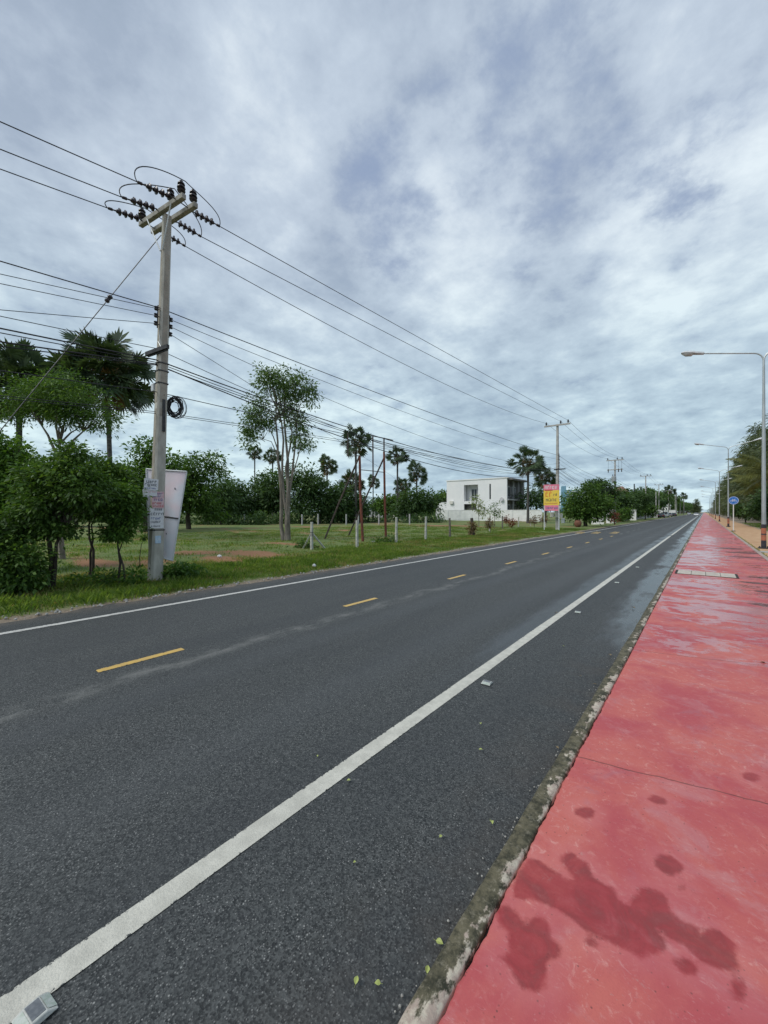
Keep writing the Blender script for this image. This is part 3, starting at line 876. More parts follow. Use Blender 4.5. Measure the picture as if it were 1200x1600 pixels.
# ================================================================ PALMS (fan palms)
def fan_crown_mesh(name, seed, Rc, nf=36, nseg=22, drop=.12, fs=1.0):
    rs = np.random.RandomState(seed)
    Vs, Qs = [], []; b = 0
    for i in range(nf):
        t = (i + .5) / nf
        el = math.asin(1 - 2 * t * .80 + .0) if 1 - 2 * t * .8 <= 1 else 1.5
        el += rs.randn() * .2
        az = i * 2.39996 + rs.randn() * .45
        dv = np.array([math.cos(el) * math.cos(az), math.cos(el) * math.sin(az), math.sin(el)])
        if rs.rand() < drop: continue
        k_ = rs.uniform(.78, 1.12)
        pl = Rc * rs.uniform(.42, .66) * k_; fl = Rc * rs.uniform(.28, .40) * k_ * fs; pl += Rc * .16 * (1 - fs)
        root = dv * .12
        p = dv * pl
        p[2] -= .05 * Rc * math.cos(el)
        side = norm(np.cross(dv, np.array([0, 0, 1.0])) + rs.randn(3) * .12)
        # petiole: thin diamond strip pair
        w = .035
        up = np.cross(side, dv)
        for s_ in (side, up):
            Vs += [root + s_ * w, root - s_ * w, p - s_ * w * .6, p + s_ * w * .6]
            Qs.append([b, b + 1, b + 2, b + 3]); b += 4
        tilt = rs.uniform(-1.35, 1.35); dv = norm(dv + np.array([0, 0, -rs.uniform(.1, .6)]) * (1 - abs(dv[2]) * .6))
        side2 = side * math.cos(tilt) + up * math.sin(tilt)
        up2 = np.cross(side2, dv)
        for k in range(nseg):
            a = (k / (nseg - 1) - .5) * R(250)
            dd = dv * math.cos(a) + side2 * math.sin(a)
            dd = norm(dd + up2 * (.16 if k % 2 else -.04) + np.array([0, 0, -.10]) * abs(math.sin(a / 2)))
            L = fl * (.85 + .25 * math.cos(a)) * rs.uniform(.9, 1.08)
            sd_ = norm(np.cross(dd, up2))
            ww = L * .085
            m_ = p + dd * L * .55
            tip = p + dd * L + np.array([0, 0, -.12 * L])
            Vs += [p, m_ + sd_ * ww, tip, m_ - sd_ * ww]
            Qs.append([b, b + 1, b + 2, b + 3]); b += 4
    return np_mesh(name, np.array(Vs), np.array(Qs))
palm_crowns = [fan_crown_mesh('crown', 11 + k, 3.0, 54, 22, .10, .85) for k in range(3)]
palm_near = [fan_crown_mesh('crown', 41 + k, 3.0, 120, 26, .03, .80) for k in range(2)]
palm_dead = fan_crown_mesh('dead_fronds', 77, 2.2, 26, 16)
for me in palm_crowns + palm_near: me.materials.append(M['leaf_palm'])
palm_dead.materials.append(M['leaf_dry'])
def palm(label, px, py, r, D, k, near=False, dead=.55, lean=0, trunk_r=.19, group='sugar palms on the far side of the field', rz=None):
    c = W(px, py, D)
    c0 = W(px + lean, py, D)
    b = Vector((c0.x, c0.y, gh(c0.x, c0.y) - .05))
    root = empty('sugar_palm', b, label, 'palm tree', group)
    rel = c - b
    s = r * (1.0 if near else 1.2) * D / F / 3.0
    mb = MB()
    hgt = rel.z - .2 * s
    pts = [(rel.x * (t_ ** 1.5), rel.y * (t_ ** 1.5), hgt * t_) for t_ in (0, .1, .35, .6, .85, 1.0)]
    mb.tube(pts, [trunk_r * 1.5, trunk_r * 1.15, trunk_r, trunk_r * .85, trunk_r * .9, trunk_r * 1.1], 10)
    mb.build('trunk', M['palm_trunk'], root, smooth=True)
    o = bpy.data.objects.new('crown', (palm_near if near else palm_crowns)[k % (2 if near else 3)])
    COL.objects.link(o); o.parent = root; o.location = rel; o.scale = (s, s, s * random.uniform(.95, 1.2)); o.rotation_euler = (0, 0, k * 1.7 if rz is None else rz)
    if dead:
        o = bpy.data.objects.new('dead_fronds', palm_dead)
        COL.objects.link(o); o.parent = root; o.location = rel + Vector((0, 0, -.55 * s)); o.scale = (s * dead, s * dead, s * dead * 1.5); o.rotation_euler = (math.pi, 0, k)
    return root
palm('big dark sugar palm rising right beside the near utility pole', 167, 586, 80, 25, 0, True, .72, 7, .16, group=None)
palm('sugar palm at the far left, half hidden behind the feathery tree', 30, 606, 70, 27, 1, True, .5, 0, .19, group=None)
palm('small sugar palm left of the tall many-stemmed tree', 398, 708, 13, 112, 0)
palm('small sugar palm showing behind the stems of the tall tree', 426, 714, 16, 100, 1)
palm('sugar palm with a long skirt right of the tall tree', 511, 728, 17, 92, 2, dead=.9)
palm('tall sugar palm behind the left red billboard post', 556, 692, 25, 64, 0)
palm('shaggy sugar palm below the tall one behind the billboard frame', 549, 756, 21, 70, 1, dead=1.1)
palm('smallest sugar palm seen between the two red billboard posts', 583, 754, 11, 120, 2)
palm('sugar palm just right of the tall rusty billboard post', 621, 714, 19, 76, 1)
palm('sugar palm with round crown, rightmost of the group by the billboard frame', 651, 741, 18, 80, 2)
palm('low sugar palm under its two taller neighbours right of the billboard frame', 628, 762, 15, 86, 0, dead=.9)
palm('sugar palm standing in front of the white house', 825, 724, 28, 64, 1, group=None, dead=.6)
palm('shorter sugar palm between the white house and the yellow sign', 852, 748, 19, 68, 2, group=None, dead=.7)
palm('sugar palm far down the left side of the road', 1046, 768, 9, 190, 0, group=None)
palm('tiny sugar palm farthest along the left side of the road', 1068, 776, 6, 290, 1, group=None)

# ================================================================ TREES, LEFT NEAR
tree('feathery_tree', 'feathery dark green tree with flat crown in front of the far left palm', 'tree', 97, 15,
     [(60, 618, 58, 26), (125, 628, 48, 28), (92, 600, 60, 18), (160, 655, 30, 24), (28, 640, 34, 26), (110, 655, 38, 16), (75, 640, 45, 20)],
     .12, 620, 28, 'leaf_green', 'bark', [([(98, 880), (94, 780), (96, 720), (92, 668)], .11), ([(96, 730), (112, 690), (140, 655)], .06), ([(95, 722), (75, 680), (50, 645)], .06)], .1, spread=.42, aspect=.36, flat=.35, nbr=24)
tree('roadside_tree', 'bushy green tree leaning in from the left edge of the picture', 'tree', -10, 12,
     [(15, 712, 40, 26), (-10, 745, 55, 40), (25, 770, 38, 34), (5, 820, 45, 40), (-30, 700, 50, 50), (55, 735, 22, 16)],
     .14, 520, 28, 'leaf_fresh', 'bark_dark', None, .09, spread=.30)
tree('roadside_tree', 'dense dark tree with trunk forking low, leftmost of the small roadside trees', 'tree', 78, 9.1,
     [(105, 742, 46, 26), (70, 785, 48, 34), (135, 765, 46, 32), (112, 712, 30, 16), (60, 745, 34, 24), (72, 825, 28, 20), (40, 815, 26, 26), (105, 828, 20, 10)],
     .095, 760, 30, 'leaf_green', 'bark_dark', [([(77, 925), (82, 880), (76, 830), (85, 770)], .075), ([(82, 885), (88, 850), (110, 790)], .05)], .07, spread=.23, nbr=26)
tree('roadside_tree', 'thin twin-stemmed tree in the middle of the roadside trees', 'tree', 142, 10.7,
     [(148, 775, 34, 28), (172, 752, 26, 28), (155, 732, 24, 18), (130, 795, 20, 14)],
     .10, 420, 28, 'leaf_green', 'bark_dark', [([(144, 908), (146, 860), (139, 820), (145, 780)], .045), ([(139, 906), (141, 865), (143, 820), (165, 770)], .035)], .045, spread=.22, nbr=22)
tree('roadside_tree', 'small tree on two thin crooked stems nearest the utility pole', 'tree', 190, 9.9,
     [(184, 794, 28, 24), (200, 780, 16, 22), (172, 775, 24, 24), (182, 832, 26, 10), (205, 815, 10, 14)],
     .095, 400, 28, 'leaf_fresh', 'bark_dark', [([(187, 915), (188, 880), (184, 850), (190, 805)], .035), ([(194, 912), (193, 885), (186, 862), (205, 800)], .03)], .04, spread=.20, nbr=22)
tree('sapling', 'bare-stemmed sapling directly left of the utility pole foot', 'sapling', 221, 12,
     [(228, 838, 8, 5), (222, 828, 7, 6)], .10, 10, 12, 'leaf_green', 'bark_dark', [([(220, 880), (221, 850), (231, 838)], .014)], .012, nbr=3)
tree('bush', 'dark leafy bush at the left edge beside the grass verge', 'bush', 15, 8.6,
     [(10, 872, 42, 32), (-25, 850, 45, 50), (35, 902, 28, 18), (0, 905, 45, 24), (45, 872, 18, 18)], .095, 620, 28, 'leaf_green', 'bark_dark', None, .04, spread=.3)
tree('weed_clump', 'leafy weeds crowding the foot of the near utility pole', 'plant', 272, 10.9,
     [(262, 893, 18, 11), (285, 888, 20, 12), (300, 893, 14, 7), (250, 900, 10, 7)], .12, 60, 16, 'leaf_fresh', 'bark_dark', None, .01, spread=.18, nbr=4)
tree('weed_clump', 'low weeds between the thin roadside trees', 'plant', 160, 9.8,
     [(160, 905, 30, 9), (210, 900, 20, 10), (120, 908, 25, 9)], .10, 70, 16, 'leaf_fresh', 'bark_dark', None, .01, spread=.2, nbr=3)
tree('spreading_tree', 'light green spreading tree behind the near utility pole', 'tree', 228, 36,
     [(232, 705, 20, 18), (215, 745, 35, 30), (250, 755, 38, 32), (205, 785, 30, 25), (262, 725, 18, 16)],
     .34, 430, 24, 'leaf_fresh', 'bark_dark', None, .2, spread=.8)
tree('spreading_tree', 'broad dark tree with drooping right side behind the leaning banner', 'tree', 295, 42,
     [(300, 735, 36, 24), (275, 765, 35, 32), (310, 775, 32, 30), (335, 722, 14, 14), (330, 800, 18, 14), (345, 745, 8, 10)],
     .36, 430, 24, 'leaf_green', 'bark_dark', None, .22, spread=.8)
for (bx, D, es, lab) in (
    (190, 50, [(180, 760, 35, 35), (150, 780, 30, 25)], 'green tree far behind the small roadside trees'),
    (120, 48, [(110, 775, 40, 30), (80, 770, 35, 30)], 'tree far back seen through the left roadside trees'),
    (40, 46, [(50, 770, 40, 40), (10, 760, 40, 40)], 'tree far back behind the left edge bush'),
    (365, 62, [(362, 775, 22, 28), (348, 795, 20, 18), (380, 785, 16, 20)], 'rounded tree at the far field edge left of the tall tree'),
    (345, 56, [(345, 772, 22, 28), (328, 788, 20, 20)], 'dark tree at the field edge right of the broad drooping tree'),
    (432, 64, [(430, 768, 18, 30), (422, 785, 16, 20)], 'dark tree directly behind the stems of the tall tree'),
    (532, 64, [(530, 782, 16, 24), (538, 795, 14, 14)], 'dark tree under the tall palm left of the billboard frame'),
    (400, 66, [(405, 780, 22, 26), (418, 760, 16, 24), (392, 800, 20, 14)], 'dark tree at the far field edge just left of the tall trunk'),
    (470, 60, [(468, 775, 20, 34), (482, 755, 18, 30), (460, 745, 12, 22)], 'tall dark tree at the field edge just right of the tall trunk'),
    (500, 62, [(505, 780, 24, 30), (520, 790, 18, 24), (492, 765, 16, 22)], 'dark rounded tree under the palm with the long skirt'),
    (545, 66, [(545, 795, 22, 18), (560, 790, 18, 20)], 'low tree behind the left red billboard post'),
    (648, 72, [(648, 783, 22, 20), (632, 792, 16, 14), (668, 785, 15, 18)], 'bushy tree at the field edge left of the white house'),
    (600, 120, [(600, 790, 22, 9), (618, 786, 14, 10)], 'small far tree seen between the billboard posts'),
    (692, 100, [(688, 788, 9, 14), (697, 782, 8, 12)], 'dark tree behind the left end of the white house')):
    tree('field_edge_tree', lab, 'tree', bx, D, es, D * .0075, 260, 20, random.choice(['leaf_far', 'leaf_green', 'leaf_far']), 'bark_dark', None, .16, group='trees along the far edge of the field', spread=D * .018, nbr=8)
# undergrowth line at the far edge of the field
rs = np.random.RandomState(55)
E = []
for px in range(-60, 690, 9):
    D = 60 + 6 * math.sin(px * .013) + rs.rand() * 5
    c = W(px, 812, D); z0 = gh(c.x, c.y)
    hh = .9 + rs.rand() * 1.1
    E.append((c.x, c.y, z0 + hh * .45, 1.1, 1.1, hh * .6))
me, _ = crown_mesh('undergrowth', rs, E, 1300, 18, .5, .34)
o = link('undergrowth', me, M['leaf_far']); tag(o, 'scrubby undergrowth along the far edge of the field', 'undergrowth', kind='stuff')

# tall many-stemmed tree
tree('tall_tree', 'tall tree of several pale close stems with ragged tufted crown in the field', 'tree', 447, 25,
     [(440, 594, 34, 17), (417, 594, 22, 18), (470, 604, 20, 22), (407, 576, 9, 6), (484, 618, 10, 20), (400, 640, 22, 22), (388, 660, 12, 20), (412, 655, 20, 18), (395, 680, 14, 14), (384, 696, 8, 10),
      (440, 640, 14, 18), (462, 655, 18, 22), (468, 685, 16, 16), (475, 698, 14, 10), (448, 612, 26, 10), (455, 628, 12, 12)],
     .19, 330, 32, 'leaf_olive', 'bark',
     [([(443, 846), (440, 790), (437, 740), (434, 690), (432, 630)], .135), ([(450, 846), (449, 790), (450, 740), (447, 690), (446, 615)], .15),
      ([(446, 846), (444, 780), (441, 720), (440, 660), (425, 605)], .11), ([(452, 846), (452, 770), (458, 725), (462, 690), (466, 650)], .10),
      ([(442, 770), (437, 730), (433, 700), (418, 665), (402, 645)], .06), ([(449, 760), (453, 700), (450, 650), (472, 605)], .07),
      ([(454, 750), (468, 705), (478, 690)], .045), ([(436, 720), (424, 690), (400, 682)], .035), ([(440, 650), (422, 615), (408, 580)], .04)], .1, spread=.40, aspect=.42, flat=.7, nbr=45, group=None)
mb = MB()

# saplings and shrubs in front of the house
tree('sapling', 'yellow-green young tree in front of the white house, the larger of two', 'young tree', 748, 48, [(748, 788, 9, 14), (752, 800, 10, 9), (744, 778, 5, 7)], .22, 60, 12, 'leaf_yellow', 'bark', None, .04, spread=.4, nbr=6)
tree('sapling', 'smaller sparse young tree right of the yellow-green one before the white house', 'young tree', 773, 46, [(772, 794, 8, 12), (776, 804, 7, 7)], .2, 36, 12, 'leaf_olive', 'bark', None, .035, spread=.35, nbr=6)
for (px, D, es, mt, lab) in (
    (792, 50, [(792, 811, 5, 6)], 'leaf_red', 'reddish shrub below the white boundary wall of the house'),
    (740, 30.5, [(738, 824, 5, 8)], 'leaf_dry', 'dry creeper grown over a leaning fence stump'),
    (766, 34, [(764, 818, 4, 6)], 'leaf_dry', 'brown dry shrub at the fence before the white house'),
    (835, 44, [(834, 812, 6, 6)], 'leaf_dry', 'brown shrub beside the white boundary wall'),
    (848, 46, [(849, 810, 7, 6)], 'leaf_dry', 'brown shrub under the yellow roadside sign'),
    (800, 43, [(801, 817, 5, 5)], 'leaf_red', 'small rusty shrub at the right part of the fence')):
    tree('shrub', lab, 'shrub', px, D, es, .16, 26, 14, mt, 'bark_dark', None, .02, spread=.25, nbr=3)
tree('garden_tree', 'dark garden tree between the white house and the yellow sign', 'tree', 838, 86, [(838, 776, 20, 18), (824, 784, 14, 12), (856, 780, 14, 16)], .5, 200, 18, 'leaf_far', 'bark_dark', None, .15, spread=1.1, nbr=6)

# right of the second pole
tree('roadside_tree', 'big round dense green tree just past the yellow sign', 'tree', 915, 50,
     [(915, 789, 32, 17), (902, 780, 19, 13), (930, 785, 22, 17), (890, 794, 15, 14), (915, 804, 33, 10), (908, 769, 10, 7), (945, 795, 14, 14), (925, 765, 14, 10)], .30, 560, 22, 'leaf_green', 'bark_dark', None, .2, spread=.75, nbr=10)
tree('flat_topped_tree', 'dark flat-topped tree behind the transformer pole', 'tree', 938, 66, [(938, 762, 24, 8), (930, 754, 14, 5), (945, 775, 18, 10), (960, 768, 8, 5)], .4, 240, 20, 'leaf_far', 'bark_dark', None, .2, spread=1.0, flat=.35, nbr=10)
tree('garden_tree', 'dark garden tree under the brown tiled roof', 'tree', 968, 78, [(968, 782, 16, 13), (960, 795, 14, 10), (978, 790, 12, 12)], .42, 240, 18, 'leaf_far', 'bark_dark', None, .2, spread=.9, nbr=6)
tree('garden_tree', 'dark garden tree with scattered pale blossom behind the roadside bushes', 'tree', 992, 86, [(992, 783, 14, 14), (1003, 780, 12, 12), (988, 795, 10, 8)], .45, 240, 18, 'leaf_far', 'bark_dark', None, .2, spread=.9, nbr=6)
tree('roadside_bush', 'rounded green bush close to the road past the transformer pole', 'bush', 1008, 92, [(1008, 794, 13, 9), (998, 800, 8, 6), (1018, 798, 8, 8)], .4, 200, 18, 'leaf_green', 'bark_dark', None, .1, spread=.8, nbr=4)
tree('roadside_bush', 'green bush at the foot of the transformer pole', 'bush', 973, 72, [(973, 806, 12, 8), (980, 800, 8, 6)], .32, 130, 16, 'leaf_green', 'bark_dark', None, .1, spread=.6, nbr=4)
tree('roadside_shrub', 'orange-brown shrub at the road edge below the transformer pole', 'shrub', 960, 55, [(960, 809, 6, 8), (958, 803, 4, 4)], .22, 60, 14, 'leaf_red', 'bark_dark', None, .04, spread=.4, nbr=4)
# row along the left side to the vanishing point
rs = np.random.RandomState(21)
words_ = ['nearest', 'second', 'third', 'fourth', 'fifth', 'sixth', 'seventh', 'eighth', 'ninth', 'tenth', 'eleventh', 'twelfth', 'thirteenth', 'fourteenth', 'fifteenth', 'sixteenth', 'seventeenth', 'eighteenth', 'nineteenth', 'twentieth'] + ['twenty-' + w_ for w_ in ('first', 'second', 'third', 'fourth', 'fifth', 'sixth', 'seventh', 'eighth', 'ninth')] + ['thirtieth'] + ['thirty-' + w_ for w_ in ('first', 'second', 'third', 'fourth', 'fifth', 'sixth', 'seventh')]
def generic_tree(name, seed, Ht, Rr, leaf, ncl, per, mat, conic=False):
    rs = np.random.RandomState(seed)
    root = bpy.data.objects.new(name, None); COL.objects.link(root)
    E = []
    if conic:
        for k in range(9):
            t = k / 8
            for j in range(2):
                a = rs.rand() * 6.28; rr = Rr * (1 - t) ** .7 * .5
                E.append((rr * math.cos(a), rr * math.sin(a), Ht * (.16 + .82 * t), Rr * (1 - t * .85) * .62, Rr * (1 - t * .85) * .62, Ht * .085))
    else:
        for k in range(7):
            a = rs.rand() * 6.28; rr = Rr * .55 * rs.rand() ** .5
            E.append((rr * math.cos(a), rr * math.sin(a), Ht * rs.uniform(.45, .82), Rr * rs.uniform(.4, .6), Rr * rs.uniform(.4, .6), Ht * rs.uniform(.12, .2)))
    if conic:
        P, Dv, CC = crown_pts(rs, E, ncl, per, Rr * .22, .5)
        Dv = norm(Dv) + np.array([0, 0, .25]) + np.concatenate([P[:, :2], np.zeros((len(P), 1))], 1) * .10
        L = leaf * (.6 + .8 * rs.rand(len(P)))
        V, Q = leaves(P, Dv, rs.randn(len(P), 3), L, L * .14, .35)
        me = np_mesh('crown', V, Q)
    else:
        me, CC = crown_mesh('crown', rs, E, ncl, per, Rr * .25, leaf)
    link('crown', me, M[mat], root)
    mb = MB()
    mb.tube([(0, 0, -.1), (.1, 0, Ht * .3), (-.1, .1, Ht * .6), (0, 0, Ht * (.95 if conic else .7))], [.24, .19, .13, .04], 7)
    if conic:
        for _ in range(26):
            z = Ht * rs.uniform(.12, .8); a = rs.rand() * 6.28; L = Rr * (1 - z / Ht) * 1.1 + .4
            mb.tube([(0, 0, z), (L * .5 * math.cos(a), L * .5 * math.sin(a), z + .15 * L), (L * math.cos(a), L * math.sin(a), z + .45 * L)], [.06, .04, .012], 4, caps=False)
    else:
        branch_tubes(mb, rs, (0, 0, Ht * .35), .1, CC[rs.permutation(len(CC))[:10]])
    mb.build('trunk', M['bark_dark'], root, smooth=True)
    return root
gen = [generic_tree('roadside_tree', 300 + k, 7.0, 3.4, .52, 190, 18, ['leaf_far', 'leaf_green', 'leaf_far'][k]) for k in range(3)]
used = [False] * 3
spots = []
y = 112
while y < 900:
    spots.append((-14.5 - 2.5 * rs.rand() - y * .004, y, rs.uniform(.95, 1.35) * (1 + y / 900))); y += 9 + y * .055
for i, (x, y, s) in enumerate(spots):
    k = i % 3
    o = gen[k] if not used[k] else copy_tree(gen[k])
    used[k] = True
    o.location = (x, y, gh(x, y)); o.scale = (s, s, s * rs.uniform(.9, 1.15)); o.rotation_euler = (0, 0, rs.rand() * 6)
    tag(o, words_[i] + ' green tree of the row lining the left side of the road towards the horizon', 'tree', 'trees lining the left side of the distant road')
# casuarina row on the right
cas = [generic_tree('casuarina_tree', 400 + k, 18.0, 4.2, .95, 420, 26, 'leaf_casuarina', True) for k in range(3)]
used = [False] * 3
spots = []
y = 72
while y < 560:
    x = 9.6 if y < 80 else 7.6 + rs.rand() * 1.6
    spots.append((x, y, rs.uniform(.86, 1.08))); y += 8 + y * .05
spots = [(13.8, 64, .95)] + spots
for i, (x, y, s) in enumerate(spots[:20]):
    k = i % 3
    o = cas[k] if not used[k] else copy_tree(cas[k])
    used[k] = True
    if y > 350: s *= .8
    o.location = (x, y, gh(x, y)); o.scale = (s, s, s); o.rotation_euler = (0, 0, rs.rand() * 6)
    tag(o, words_[i] + ' casuarina of the feathery row along the right side of the path', 'tree', 'casuarinas lining the right side of the path')
o = copy_tree(cas[1]); o.location = (-8.5, 720, 0); o.scale = (1.7, 1.7, 1.15)
tag(o, 'conical tree closing the view at the very end of the road', 'tree')

# far woodland closing the horizon
rs = np.random.RandomState(88)
E = []
for X_ in np.arange(-260, 190, 7.0):
    if -9 < X_ < 3: continue
    hh = rs.uniform(7, 13); E.append((X_ + rs.rand() * 4, 930 + rs.rand() * 20, hh * .45, 6, 5, hh * .55))
for px in range(-150, 800, 9):
    D = 190 + rs.rand() * 40; c = W(px, 800, D); hh = rs.uniform(4.5, 8.5)
    E.append((c.x, c.y, hh * .45, 3.4, 3.4, hh * .55))
me, _ = crown_mesh('far_woodland', rs, E, 2600, 20, 3.0, 1.5)
o = link('far_woodland', me, M['leaf_far']); tag(o, 'dark line of far woodland closing the horizon', 'woodland', kind='stuff')
# coconut palm on the right
def frond(mb_v, mb_q, mbr, base, az, el, L, rs, droop=.55):
    pts = []
    p = np.array(base, float); a = el
    n = 12; st = L / n
    for i in range(n + 1):
        pts.append(p.copy())
        p = p + st * np.array([math.cos(a) * math.cos(az), math.cos(a) * math.sin(az), math.sin(a)])
        a -= droop * 2.2 / n * (0.5 + i / n)
    mbr.tube([tuple(x) for x in pts], [.05 * (1 - .8 * i / n) for i in range(n + 1)], 5, caps=False)
    for i in range(10, n * 10):
        t = i / 10; k = int(t); f = t - k
        if k >= n: break
        c = pts[k] * (1 - f) + pts[k + 1] * f
        tan = norm(pts[k + 1] - pts[k]); side = norm(np.cross(tan, np.array([0, 0, 1.0])))
        ll = .95 * math.sin(math.pi * min(1, (t / n) * .9 + .12)) + .15
        for s_ in (-1, 1):
            dd = norm(side * s_ * .8 + tan * .55 + np.array([0, 0, -.45 - .3 * rs.rand()]))
            w = norm(np.cross(dd, tan)) * 0 + tan * .017
            b = len(mb_v)
            m = c + dd * ll * .5
            tip = c + dd * ll + np.array([0, 0, -.22 * ll])
            mb_v += [c, m + w, tip, m - w]
            mb_q.append([b, b + 1, b + 2, b + 3])
def coconut(label, px, py, D, nf, L, seed, azs=None):
    rs = np.random.RandomState(seed)
    c = W(px, py, D); b = Vector((c.x, c.y, gh(c.x, c.y)))
    root = empty('coconut_palm', b, label, 'palm tree')
    rel = c - b
    mb = MB(); mb.tube([(0.5, .2, -.1), (.2, .1, rel.z * .4), (0, 0, rel.z)], [.2, .15, .13], 9); mb.build('trunk', M['palm_trunk'], root, smooth=True)
    V, Q = [], []; mr = MB()
    for i in range(nf):
        az = i * 2.4 + rs.rand() * .3
        el = R(rs.uniform(-5, 65))
        frond(V, Q, mr, rel, az, el, L * rs.uniform(.85, 1.1), rs)
    link('fronds', np_mesh('fronds', np.array(V), np.array(Q)), M['frond'], root)
    mr.build('frond_stalks', M['frond'], root)
coconut('coconut palm with yellowish arching fronds behind the nearest lamp post', 1212, 742, 42, 18, 4.4, 3)
coconut('second coconut palm with fronds hanging behind the blue round sign', 1190, 765, 50, 15, 3.8, 8)
tree('bush', 'dark bushy growth behind the nearest lamp post', 'bush', 1195, 46, [(1192, 795, 20, 14), (1180, 800, 14, 10), (1205, 780, 16, 22)], .32, 200, 18, 'leaf_far', 'bark_dark', None, .08, spread=.7, nbr=4)
tree('bush', 'dark bush behind the blue round sign', 'bush', 1165, 64, [(1165, 797, 14, 10), (1152, 798, 9, 7)], .36, 150, 18, 'leaf_far', 'bark_dark', None, .08, spread=.7, nbr=4)

# ================================================================ GRASS
def grass(name, label, rs, X, Y, hh, mat):
    if 'field' in name or 'verge' in name:
        keep = np.ones(len(X), bool)
        for (cx, cy, rx, ry) in SOIL: keep &= ((X - cx) / rx) ** 2 + ((Y - cy) / ry) ** 2 > .15 + 1.5 * rs.rand(len(X)) ** .7
        X, Y, hh = X[keep], Y[keep], hh[keep]
    n = len(X); Z = gz(X, Y)
    base = np.stack([X, Y, Z - .01], -1)
    a = rs.rand(n) * 6.283; lean = .25 + .5 * rs.rand(n)
    dirh = np.stack([np.cos(a), np.sin(a), np.zeros(n)], -1)
    side = np.stack([-np.sin(a), np.cos(a), np.zeros(n)], -1)
    w = (.006 + hh * .028)[:, None]
    mid = base + dirh * (hh * lean * .35)[:, None] + np.array([0, 0, 1]) * (hh * .6)[:, None]
    tip = base + dirh * (hh * lean)[:, None] + np.array([0, 0, 1]) * (hh * .95)[:, None]
    V = np.stack([base - side * w, base + side * w, mid + side * w * .8, tip, mid - side * w * .8], 1).reshape(-1, 3)
    Q = np.arange(n)[:, None] * 5 + np.arange(5)[None, :]
    o = link(name, np_mesh(name, V, Q), M[mat]); tag(o, label, 'grass', kind='stuff')
rs = np.random.RandomState(9)
def clumpy(n, x0, x1, y0, y1, k=90, spread=.35, pw=1.0):
    m = n // k
    cx = x0 + (x1 - x0) * rs.rand(m); cy = y0 + (y1 - y0) * rs.rand(m) ** pw
    X = (cx[:, None] + rs.randn(m, k) * spread).ravel(); Y = (cy[:, None] + rs.randn(m, k) * spread).ravel()
    hs = np.repeat(rs.rand(m), k)
    ok = X < -9.22 - .12 * rs.rand(len(X))
    return X[ok], Y[ok], hs[ok]
X, Y, hs = clumpy(80000, -12.9, -9.4, -3, 14, 80, .17)
grass('verge_grass', 'uneven green grass on the verge by the near lane edge', rs, X, Y, .035 + .17 * hs ** 2 * rs.rand(len(X)), 'grass')
X, Y, hs = clumpy(60000, -14.4, -9.5, 13, 46, 90, .24, 1.4)
grass('verge_grass', 'green grass of the verge farther along the road', rs, X, Y, .04 + .12 * hs ** 1.5 * rs.rand(len(X)), 'grass')
X, Y, hs = clumpy(34000, -13.8, -9.3, -3, 34, 60, .25, 1.2)
grass('dry_grass', 'dry yellowish grass mixed into the verge', rs, X, Y, .04 + .11 * hs * rs.rand(len(X)), 'grass_dry')
X, Y, hs = clumpy(70000, -34, -12.4, 0, 46, 45, .28)
grass('field_grass', 'short patchy grass over the field', rs, X, Y, .05 + .12 * hs * rs.rand(len(X)), 'grass')
X, Y, hs = clumpy(22000, -34, -12.6, 0, 46, 45, .3)
grass('field_dry_grass', 'short dry grass patches over the field', rs, X, Y, .05 + .09 * hs * rs.rand(len(X)), 'grass_dry')
X = 4.5 + 9 * rs.rand(22000); Y = 22 + 60 * rs.rand(22000) ** 1.3
grass('right_grass', 'green grass beyond the sandy strip on the right', rs, X, Y, .08 + .12 * rs.rand(len(X)), 'grass')
# little tufts along the foot of the kerb and border
n = 700
Xk = 1.87 + np.abs(rs.randn(n)) * .04; Yk = 8 + 40 * rs.rand(n)
grass('border_grass', 'thin grass tufts along the path border', rs, Xk, Yk, .03 + .05 * rs.rand(n), 'grass')

# ================================================================ NEAR UTILITY POLE
PB = G(242, 905, .03); PB.z = gh(PB.x, PB.y) - .1
Dp = depth(PB)
ptop = W(261, 338, Dp)
pole = empty('utility_pole', PB, 'near concrete utility pole with double crossarm and notices taped on', 'utility pole')
top_rel = ptop - PB
def pole_at(py):
    """point on the pole axis at photo height py (relative to PB)"""
    t = (905 - py) / (905 - 338.0)
    return Vector((top_rel.x * t, top_rel.y * t, (W(0, py, Dp).z - PB.z)))
def square_shaft(mb, p0, p1, a0, a1, ch=.16):
    vs = []
    for p, a in ((p0, a0), (p1, a1)):
        h_ = a / 2; c_ = a * ch
        for (x, y) in ((h_, h_ - c_), (h_ - c_, h_), (-h_ + c_, h_), (-h_, h_ - c_), (-h_, -h_ + c_), (-h_ + c_, -h_), (h_ - c_, -h_), (h_, -h_ + c_)):
            vs.append((p[0] + x, p[1] + y, p[2]))
    fs = [(k, (k + 1) % 8, 8 + (k + 1) % 8, 8 + k) for k in range(8)] + [tuple(range(7, -1, -1)), tuple(range(8, 16))]
    mb.add(vs, fs)
mb = MB(); square_shaft(mb, (0, 0, -.05), top_rel, .31, .185)
shaft = mb.build('shaft', M['concrete_pole'], pole)
